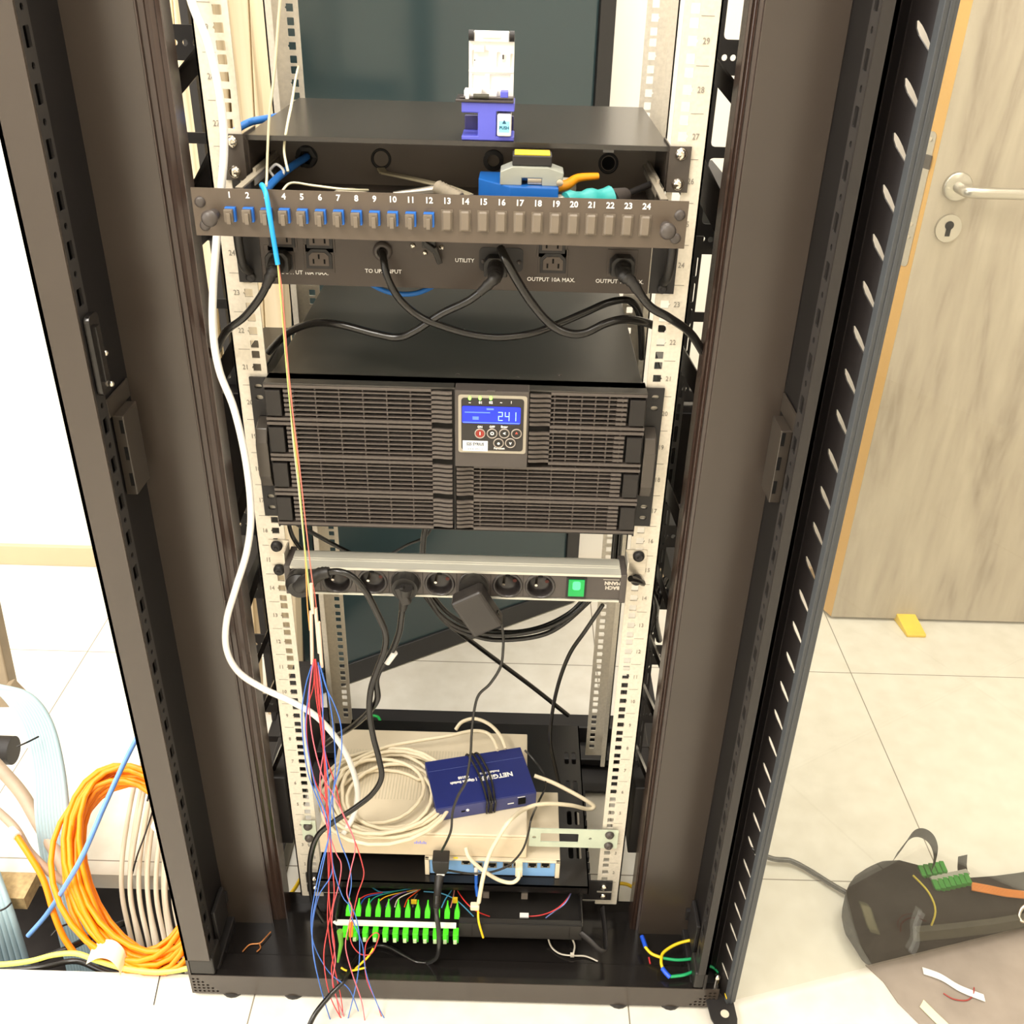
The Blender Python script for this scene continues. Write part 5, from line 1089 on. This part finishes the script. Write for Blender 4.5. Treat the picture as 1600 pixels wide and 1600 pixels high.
p = MB(); F3 = P3([(856,1465,'z',.05),(862,1480,'z',.04),(875,1490,'z',.04),(893,1493,'z',.042),(915,1494,'z',.04),(934,1502,'z',.039)]); p.tube(cr(F3, 5), .0019, 6, rz=.5); F3 = P3([(893,1465,'z',.05),(898,1478,'z',.044),(895,1493,'z',.042)]); p.tube(cr(F3, 5), .0015, 6)
q = W(894, 1492, z=.044); p.cbox(q, (.006, .005, .005)); p.build('zip_tie', mat('milky_nylon', (.80,.77,.71), .4), None, label='milky white nylon cable tie lying on the black base pan', cat='cable tie')
p = MB(); CU = mat('copper_wire', (.85,.55,.32), .35, .6)
p.tube(cr(P3([(379,1487,'z',.039),(390,1476,'z',.039),(405,1474,'z',.040),(412,1468,'z',.041),(423,1456,'z',.040)]), 4), .0012, 6); p.tube(cr(P3([(405,1474,'z',.040),(407,1481,'z',.039),(401,1487,'z',.039)]), 4), .0012, 6)
p.build('copper_scrap', CU, None, label='twisted copper wire scrap on the left of the base pan', cat='wire scrap')
p = MB(); p.tube(P3([(1014,1496,'z',.0385),(1016,1506,'z',.0385)]), .0014, 6); p.build('wire_scrap', RF, None, label='tiny red wire scrap on the right of the base pan', cat='wire scrap')
cable('yellow_cable', [(452,1400,'z',.03),(462,1386,'z',.03),(470,1372,'z',.03)], .0035, mat('yellow_jacket', (.97,.80,.12)), 'short yellow cable seen through the base left of the tray', 'cable')
cable('yellow_cable', [(965,1380,'z',.05),(980,1382,'z',.05),(995,1390,'z',.05)], .003, mat('yellow_jacket', (.97,.80,.12)), 'short yellow cable seen through the base right of the tray', 'cable')
cable('green_cable', [(583,1118,'z',.06),(592,1122,'z',.06),(597,1140,'z',.06)], .003, mat('green_jacket', (.05,.60,.25), .4), 'short green cable behind the beige switch', 'cable')
p = MB(); q = W(441, 1211, y=.1); p.lathe(q, (0,-1,0), [(.0045, 0), (.009, .002), (.009, .006), (.0045, .008)], 16); p.build('yellow_plug', mat('yellow_plastic', (.93,.83,.15)), None, label='round yellow plug in the dark behind the left rail', cat='plug')
# ================================================================ LEFT SIDE CLUTTER
ORA = mat('orange_fibre_cable', (1.0, .56, .04), .4, 0, .4, .04, 20)
LBL = mat('pale_blue_cable', (.60, .69, .72), .42, 0, .4, .04, 20)
CRM = mat('cream_bundle_cable', (.87, .83, .74), .42, 0, .4, .04, 20)
# orange coil: loops in a leaning plane beside the rack
p = MB(); rnd = random.Random(11); pts = []
C0 = Vector((-.532, .025, .10)); ex = Vector((1, 0, 0)); ey = Vector((-.046, .124, .10)).normalized()
NL = 15
for i in range(NL*26+1):
    lp = i/26; t = lp*2*math.pi
    j = math.sin(lp*1.73)*.5+math.sin(lp*3.1+1)*.5
    rx_ = .106+.014*j; ry_ = .150+.016*math.cos(lp*2.3)
    off = .016*math.sin(lp*2.9+.6)
    q = C0+ex*(rx_*math.cos(t)+.014*math.sin(lp*1.1)-.012*math.sin(t)*math.sin(lp))+ey*(ry_*math.sin(t))+Vector((0, -.62, .78))*(off+.006*math.sin(t*2+lp*3))
    pts.append(q)
MINX = -.63
p.tube(pts, .0046, 8); p.build('orange_cable_coil', ORA, None, label='large coil of orange fibre cable hanging into the floor opening', cat='cable coil')
cable('orange_cable', [(25,1305,'z',.12),(45,1335,'z',.10),(68,1375,'z',.07),(85,1430,'z',.03),(100,1465,'z',.0),(117,1490,'z',-.02)], .0052, ORA, 'single orange cable from the beige sleeve to the paper label', 'cable')
# cream bundle standing inside the coil
for k in range(14):
    a = -.548+.0092*k+.003*math.sin(k*2.2); b = k/13
    p_ = [(a-.03+.01*b, .25, .17), (a-.030-.010*(1-b), .15+.01*math.sin(k), .09), (a-.028-.008*(1-b), .06+.008*math.sin(k*2.), .01), (a-.01, -.0, -.08), (a+.005, -.04, -.24)]
    cable('cream_cable', cr(p_, 5), .0042, CRM, 'cream cable of the standing bundle inside the orange coil', 'cable', group='cream cable bundle inside the orange coil', world=True, k=2)
# pale blue bundles
for k in range(10):
    u = k*8.2; z0 = .12
    cable('pale_blue_cable', [(-40+u*.25,1058+u*.15+2,'z',.26),(5+u*.5,1085-u*.0,'z',.25),(38+u*.52,1135-u*.12,'z',.22),(55+u*.55,1200-u*.05,'z',.18),(60+u*.62,1280,'z',.12),(72+u*.60,1360,'z',.04),(88+u*.58,1430,'z',-.04),(112+u*.55,1530,'z',-.20),(120+u*.5,1600,'z',-.29)], .0056, LBL, 'pale blue cable of the large bundle curving down into the floor opening', 'cable', group='pale blue cables of the large left bundle')
for k in range(8):
    u = k*7.5
    cable('pale_blue_cable', [(-75+u,1310,'z',.08),(-55+u,1370,'z',.04),(-38+u*1.15,1440,'z',-.02),(-22+u*1.3,1520,'z',-.16),(-10+u*1.4,1590,'z',-.28)], .0056, LBL, 'pale blue cable of the small bundle at the left photo edge', 'cable', group='pale blue cables of the small left bundle')
cable('blue_cable', [(262,1068,'z',.32),(228,1128,'z',.28),(200,1180,'z',.25),(165,1255,'z',.22),(130,1335,'z',.17),(100,1388,'z',.10),(72,1430,'z',.03),(44,1462,'z',-.01)], .0042, mat('mid_blue_cable', (.42,.60,.88), .4), 'single blue cable slanting across the orange coil', 'cable')
cable('yellow_green_cable', [(-60,1508,'z',.006),(0,1507,'z',.006),(45,1502,'z',.007),(85,1492,'z',.012),(120,1490,'z',.022),(155,1502,'z',.020),(200,1514,'z',.012),(250,1519,'z',.010),(300,1512,'z',.012)], .0042, mat('lime_yellow_cable', (.93,.93,.42), .4), 'yellow-green cable along the front edge of the floor opening', 'cable')
cable('black_cable', [(60,1500,'z',-.02),(110,1480,'z',-.02),(160,1455,'z',-.03),(200,1440,'z',-.05)], .0055, RUB, 'black cable crossing in the floor opening beneath the blue bundle', 'cable')
cable('black_cable', [(-20,1518,'z',-.01),(60,1512,'z',-.015),(120,1502,'z',-.02),(180,1522,'z',-.02),(300,1526,'z',-.01)], .0045, RUB, 'black cable beneath the yellow-green one at the opening edge', 'cable')
p = MB(); P_ = P3([(122,1480,'z',.03),(150,1468,'z',.035),(190,1480,'z',.03),(196,1505,'z',.02),(165,1490,'z',.03),(150,1512,'z',.008)])
q0, q1, q2, q3, q4, q5 = P_
def ribbon(mb, pts, wv, th=.0006):
    wv = Vector(wv); n = len(pts); vs = []
    for q in pts:
        for a, b in ((-.5, 0), (.5, 0), (.5, 1), (-.5, 1)): vs.append(Vector(q)+wv*a+Vector((0, 0, th))*b)
    fs = []
    for i in range(n-1):
        for j in range(4): k = (j+1) % 4; fs.append((i*4+j, i*4+k, i*4+4+k, i*4+4+j))
    fs += [(0,1,2,3), (n*4-4, n*4-3, n*4-2, n*4-1)]
    mb.add(vs, fs); return mb
p = MB(); ribbon(p, cr(P3([(140,1492,'z',.028),(158,1483,'z',.038),(175,1485,'z',.040),(188,1497,'z',.032),(193,1510,'z',.018)]), 5), (.0, .030, .004))
p.build('paper_label', mat('cream_paper', (.93,.89,.74), .7), None, label='curled cream paper label wrapped where the orange cable meets the yellow-green one', cat='label')
p = MB(); ribbon(p, cr(P3([(245,1272,'z',.21),(262,1292,'z',.20),(280,1315,'z',.19)]), 5), (.012, .035, .02))
p.build('paper_label', mat('cream_paper', (.93,.89,.74)), None, label='cream paper label on top of the standing cream bundle', cat='label')
TIE = mat('black_nylon_tie', (.10,.09,.085), .45)
for pts, lab in (([(246,1188,'z',.23),(240,1210,'z',.222),(236,1226,'z',.215),(230,1252,'z',.20)], 'black cable tie around the top of the orange coil'),
                 ([(282,1445,'z',.03),(268,1470,'z',.03),(266,1474,'z',.035),(285,1480,'z',.03),(300,1478,'z',.02)], 'black cable tie around the bottom of the orange coil'),
                 ([(26,1167,'z',.235),(42,1160,'z',.235),(60,1151,'z',.225)], 'black cable tie across the top of the large pale blue bundle'),
                 ([(80,1462,'z',.0),(95,1448,'z',.005),(120,1440,'z',.0)], 'black cable tie low on the large pale blue bundle'),
                 ([(0,1423,'z',.02),(10,1418,'z',.02),(18,1410,'z',.02)], 'black cable tie on the small pale blue bundle')):
    cable('cable_tie', pts, .0016, TIE, lab, 'cable tie')
cable('thin_black_string', [(240,1262,'z',.10),(228,1300,'z',.08),(215,1335,'z',.06),(207,1365,'z',.02)], .0015, TIE, 'thin black tie tail hanging inside the orange coil', 'cable tie')
cable('thin_black_string', [(264,1480,'z',.02),(252,1515,'z',.004),(240,1570,'z',.002)], .0008, TIE, 'thin black string lying on the tile in front of the coil', 'string')
# furniture leg with castor at the far left
t = thing('desk_leg', 'beige metal desk leg with black castor at the left photo edge', 'desk leg', (-.98, .2, 0))
p = MB(); a = W(-60, 960, z=.42); b_ = W(-10, 960, z=.42); c_ = W(37, 1083, z=.27)
G1 = mat('beige_metal_leg', (.56, .50, .41), .45)
p.bar(W(-40, 880, y=.42), W(8, 1100, y=.36), .05, .03, up=(0,1,0)); lo = p.build('leg_tube', G1, t, bevel=.003)
p = MB(); p.bar(W(14, 1068, y=.35), W(36, 1090, y=.35), .022, .016); p.build('end_clip', G1, lo, bevel=.002)
p = MB(); q = W(6, 1172, y=.25); p.cyl((q.x-.02, q.y, q.z), (q.x+.018, q.y, q.z), .026, 22); p.build('castor', BLKD, t, bevel=.004)
for pts, r, lab in (([(-20,1180,'z',.17),(30,1235,'z',.13),(60,1285,'z',.10),(95,1345,'z',.07),(102,1372,'z',.05)], .011, 'thick beige hose crossing behind the pale blue bundle'),
                    ([(-30,1245,'z',.12),(20,1290,'z',.11),(45,1330,'z',.09),(75,1360,'z',.07),(100,1378,'z',.05)], .007, 'thin beige hose beneath the thick beige one')):
    cable('beige_hose', pts, r, mat('beige_hose', (.66,.58,.50), .5), lab, 'hose', n=12)
p = MB(); p.tube(P3([(17,1297,'z',.12),(27,1307,'z',.12)]), .0075, 10); p.build('white_sleeve', WHT, None, label='white sleeve end from which the single orange cable emerges', cat='sleeve')
p = MB(); a = W(8, 1395, z=.03); b_ = W(25, 1370, z=.03); p.box((a.x-.10, .03, -.025), (a.x+.02, .083, .002)); p.build('wood_block', mat('raw_chipboard', (.72,.62,.45), .7, 0, .3, .2, 120), None, label='chipboard edge block at the back left of the floor opening', cat='block')

# ================================================================ RIGHT SIDE: TOOL BAG, MAT, CABLE
BAGM = mat('black_bag_fabric', (.15, .15, .14), .9, 0, .06, .12, 90, .15); BAGL = mat('olive_grey_lining', (.27,.265,.225), .8, 0, .3, .1, 60, .2)
bg = thing('tool_bag', 'black fabric tool bag lying open on the floor behind the glass door', 'tool bag', (.82, .1, 0))
bo = Vector((.665, -.060, 0)); bu_ = Vector((math.cos(ang), math.sin(ang), 0)); bn = Vector((-math.sin(ang), math.cos(ang), 0))
def BG(u, n, z): return bo+bu_*u+bn*n+Vector((0, 0, z))
p = MB(); vs = []; fs = []
def lerp_tab(t, x):
    for (a, b), (c, d) in zip(t, t[1:]):
        if x <= c: return b+(d-b)*max(0, (x-a))/(c-a)
    return t[-1][1]
TH = [(0, .045), (.012, .075), (.03, .092), (.07, .104), (.11, .104), (.16, .078), (.20, .064), (.28, .055), (.46, .05)]
TB = [(0, .070), (.008, .095), (.02, .115), (.04, .128), (.08, .135), (.12, .130), (.16, .115), (.2, .10), (.28, .085), (.46, .08)]
US = [0, .004, .012, .022, .035, .055, .08, .11, .14, .17, .20, .24, .28, .34, .40, .46]
PR = [(0, 0), (0, .3), (.01, .6), (.04, .85), (.12, .97), (.3, 1.0), (.5, .98), (.7, 1.0), (.88, .96), (.96, .8), (1, .5), (1.0, 0)]
for i, u in enumerate(US):
    h_ = lerp_tab(TH, u); nb = lerp_tab(TB, u); nf = .008 if i else .02
    for a, b in PR:
        wob = .0035*math.sin(u*55+a*6)*(1 if b > .9 else .3)
        vs.append(BG(u-.010*b*(1-min(1, u/.05)), nf+(nb-nf)*a, h_*b+(wob if b > .5 else 0)))
ns = len(PR)
for i in range(len(US)-1):
    for j in range(ns-1): fs.append((i*ns+j, i*ns+j+1, (i+1)*ns+j+1, (i+1)*ns+j))
    fs.append((i*ns+ns-1, i*ns, (i+1)*ns, (i+1)*ns+ns-1))
p.add(vs, fs, True); p.add(vs[:ns], [tuple(range(ns))]); p.add(vs[-ns:], [tuple(reversed(range(ns)))])
body = p.build('bag_body', BAGM, bg)
hd = MB(); P_ = cr(P3([(1398,1340,'z',.11),(1412,1322,'z',.135),(1425,1305,'z',.150),(1440,1302,'z',.152),(1455,1312,'z',.140),(1462,1332,'z',.115),(1458,1356,'z',.095)]), 5)
ribbon(hd, P_, bn*.012+bu_*.016+Vector((0,0,.002)), .002); hd.build('carry_handle', BAGM, bg)
p = MB(); ribbon(p, P3([(1505,1370,'z',.065),(1503,1354,'z',.082),(1504,1338,'z',.10)]), bu_*.018, .002); p.build('strap_end', BAGM, bg)
p = MB(); ribbon(p, [BG(.07, .004, .052), BG(.14, .002, .040), BG(.22, .002, .026), BG(.36, .003, .010)], Vector((0, 0, .001))+bn*.010, .024); p.build('side_pocket', BAGL, bg)
cable('yellow_trim', cr([BG(.105, .075, .1085), BG(.110, .04, .108), BG(.108, .014, .095), BG(.100, .006, .06)], 4), .0016, mat('yellow_cord_trim', (.75,.68,.22), .6), None, None, bg, world=True, k=1)
fg = thing('fibre_connector_strip', 'strip of green fibre connectors lying on the open tool bag', 'connector panel', tuple(W(1480, 1375, z=.085)))
p = MB(); gb = W(1455, 1374, z=.086); ge = W(1512, 1362, z=.080); p.bar(gb, ge, .010, .003); fgo = p.build('panel_strip', mat('grey_strip', (.60,.60,.56), .5), fg)
for k in range(7):
    q = gb.lerp(ge, (k+.4)/7)+Vector((0, -.012, -.003)); p = MB(); p.cbox(q, (.009, .020, .010), None); p.build('green_connector', mat('green_connector_dim', (.12,.50,.12), .45), fg, bevel=.001)
    if k < 5: q = gb.lerp(ge, (k-1.2)/7)+Vector((0, .016, .002)); p = MB(); p.cbox(q, (.008, .022, .009), None); p.build('green_connector', mat('green_connector_dim', (.12,.50,.12)), fg, bevel=.001)
for k in range(5):
    cable('orange_fibre', [(1518,1380+k*2.4,'z',.070),(1545,1385+k*2.4,'z',.070),(1575,1391+k*2.2,'z',.064),(1620,1396+k*2.,'z',.06)], .0022, mat('dull_orange_fibre', (.80,.48,.18), .5), 'orange fibre of the small sheaf on the tool bag', 'fibre', group='orange fibres on the tool bag')
p = MB(); p.tube(cr(P3([(1606,1412,'z',.055),(1596,1420,'z',.05),(1592,1432,'z',.045),(1598,1440,'z',.043),(1608,1434,'z',.045)]), 5), .003, 8); p.build('metal_ring', CHR, None, label='small chrome ring at the right photo edge on the bag', cat='ring')
cable('black_floor_cable', [(1110,1290,'z',.05),(1160,1320,'z',.02),(1205,1341,'z',.012),(1235,1345,'z',.010),(1265,1360,'z',.008),(1300,1382,'z',.008),(1340,1404,'z',.010),(1370,1415,'z',.012)], .0048, RUB, 'black cable on the floor from behind the door to the tool bag', 'cable')
mt = MB(); outl = P3([(1352,1509,'z',0),(1380,1535,'z',0),(1402,1567,'z',0),(1440,1605,'z',0),(1500,1660,'z',0),(1700,1660,'z',0),(1700,1400,'z',0),(1590,1436,'z',0)])
mt.prism([(q.x, q.y) for q in outl], Fz(.0), .003)
mt.build('work_mat', mat('grey_felt_mat', (.60,.555,.51), .85, 0, .25, .12, 14, .3), None, label='mottled grey work mat on the floor in front of the tool bag', cat='mat')
p = MB(); ribbon(p, cr(P3([(1442,1517,'z',.006),(1470,1527,'z',.006),(1500,1545,'z',.006),(1538,1560,'z',.006)]), 5), (.002,.012,.0), .0012); p.build('white_strip', WHT, None, label='thin white plastic strip lying on the grey mat', cat='strip')
cable('red_wire', [(1474,1552,'z',.005),(1490,1561,'z',.005),(1510,1563,'z',.005),(1520,1555,'z',.006),(1522,1543,'z',.008)], .0011, mat('dull_red_wire', (.62,.25,.22), .5), 'bent red wire scrap on the grey mat', 'wire scrap')
p = MB(); ribbon(p, P3([(1440,1568,'z',.005),(1460,1588,'z',.005),(1485,1612,'z',.005)]), (.010,.012,.0), .001); p.build('paper_strip', mat('cream_paper', (.93,.89,.74)), None, label='pale paper strip at the lower edge of the grey mat', cat='strip')
bpy.context.view_layer.update()
for o in list(bpy.data.objects):
    if '_w' in o.keys(): del o['_w']
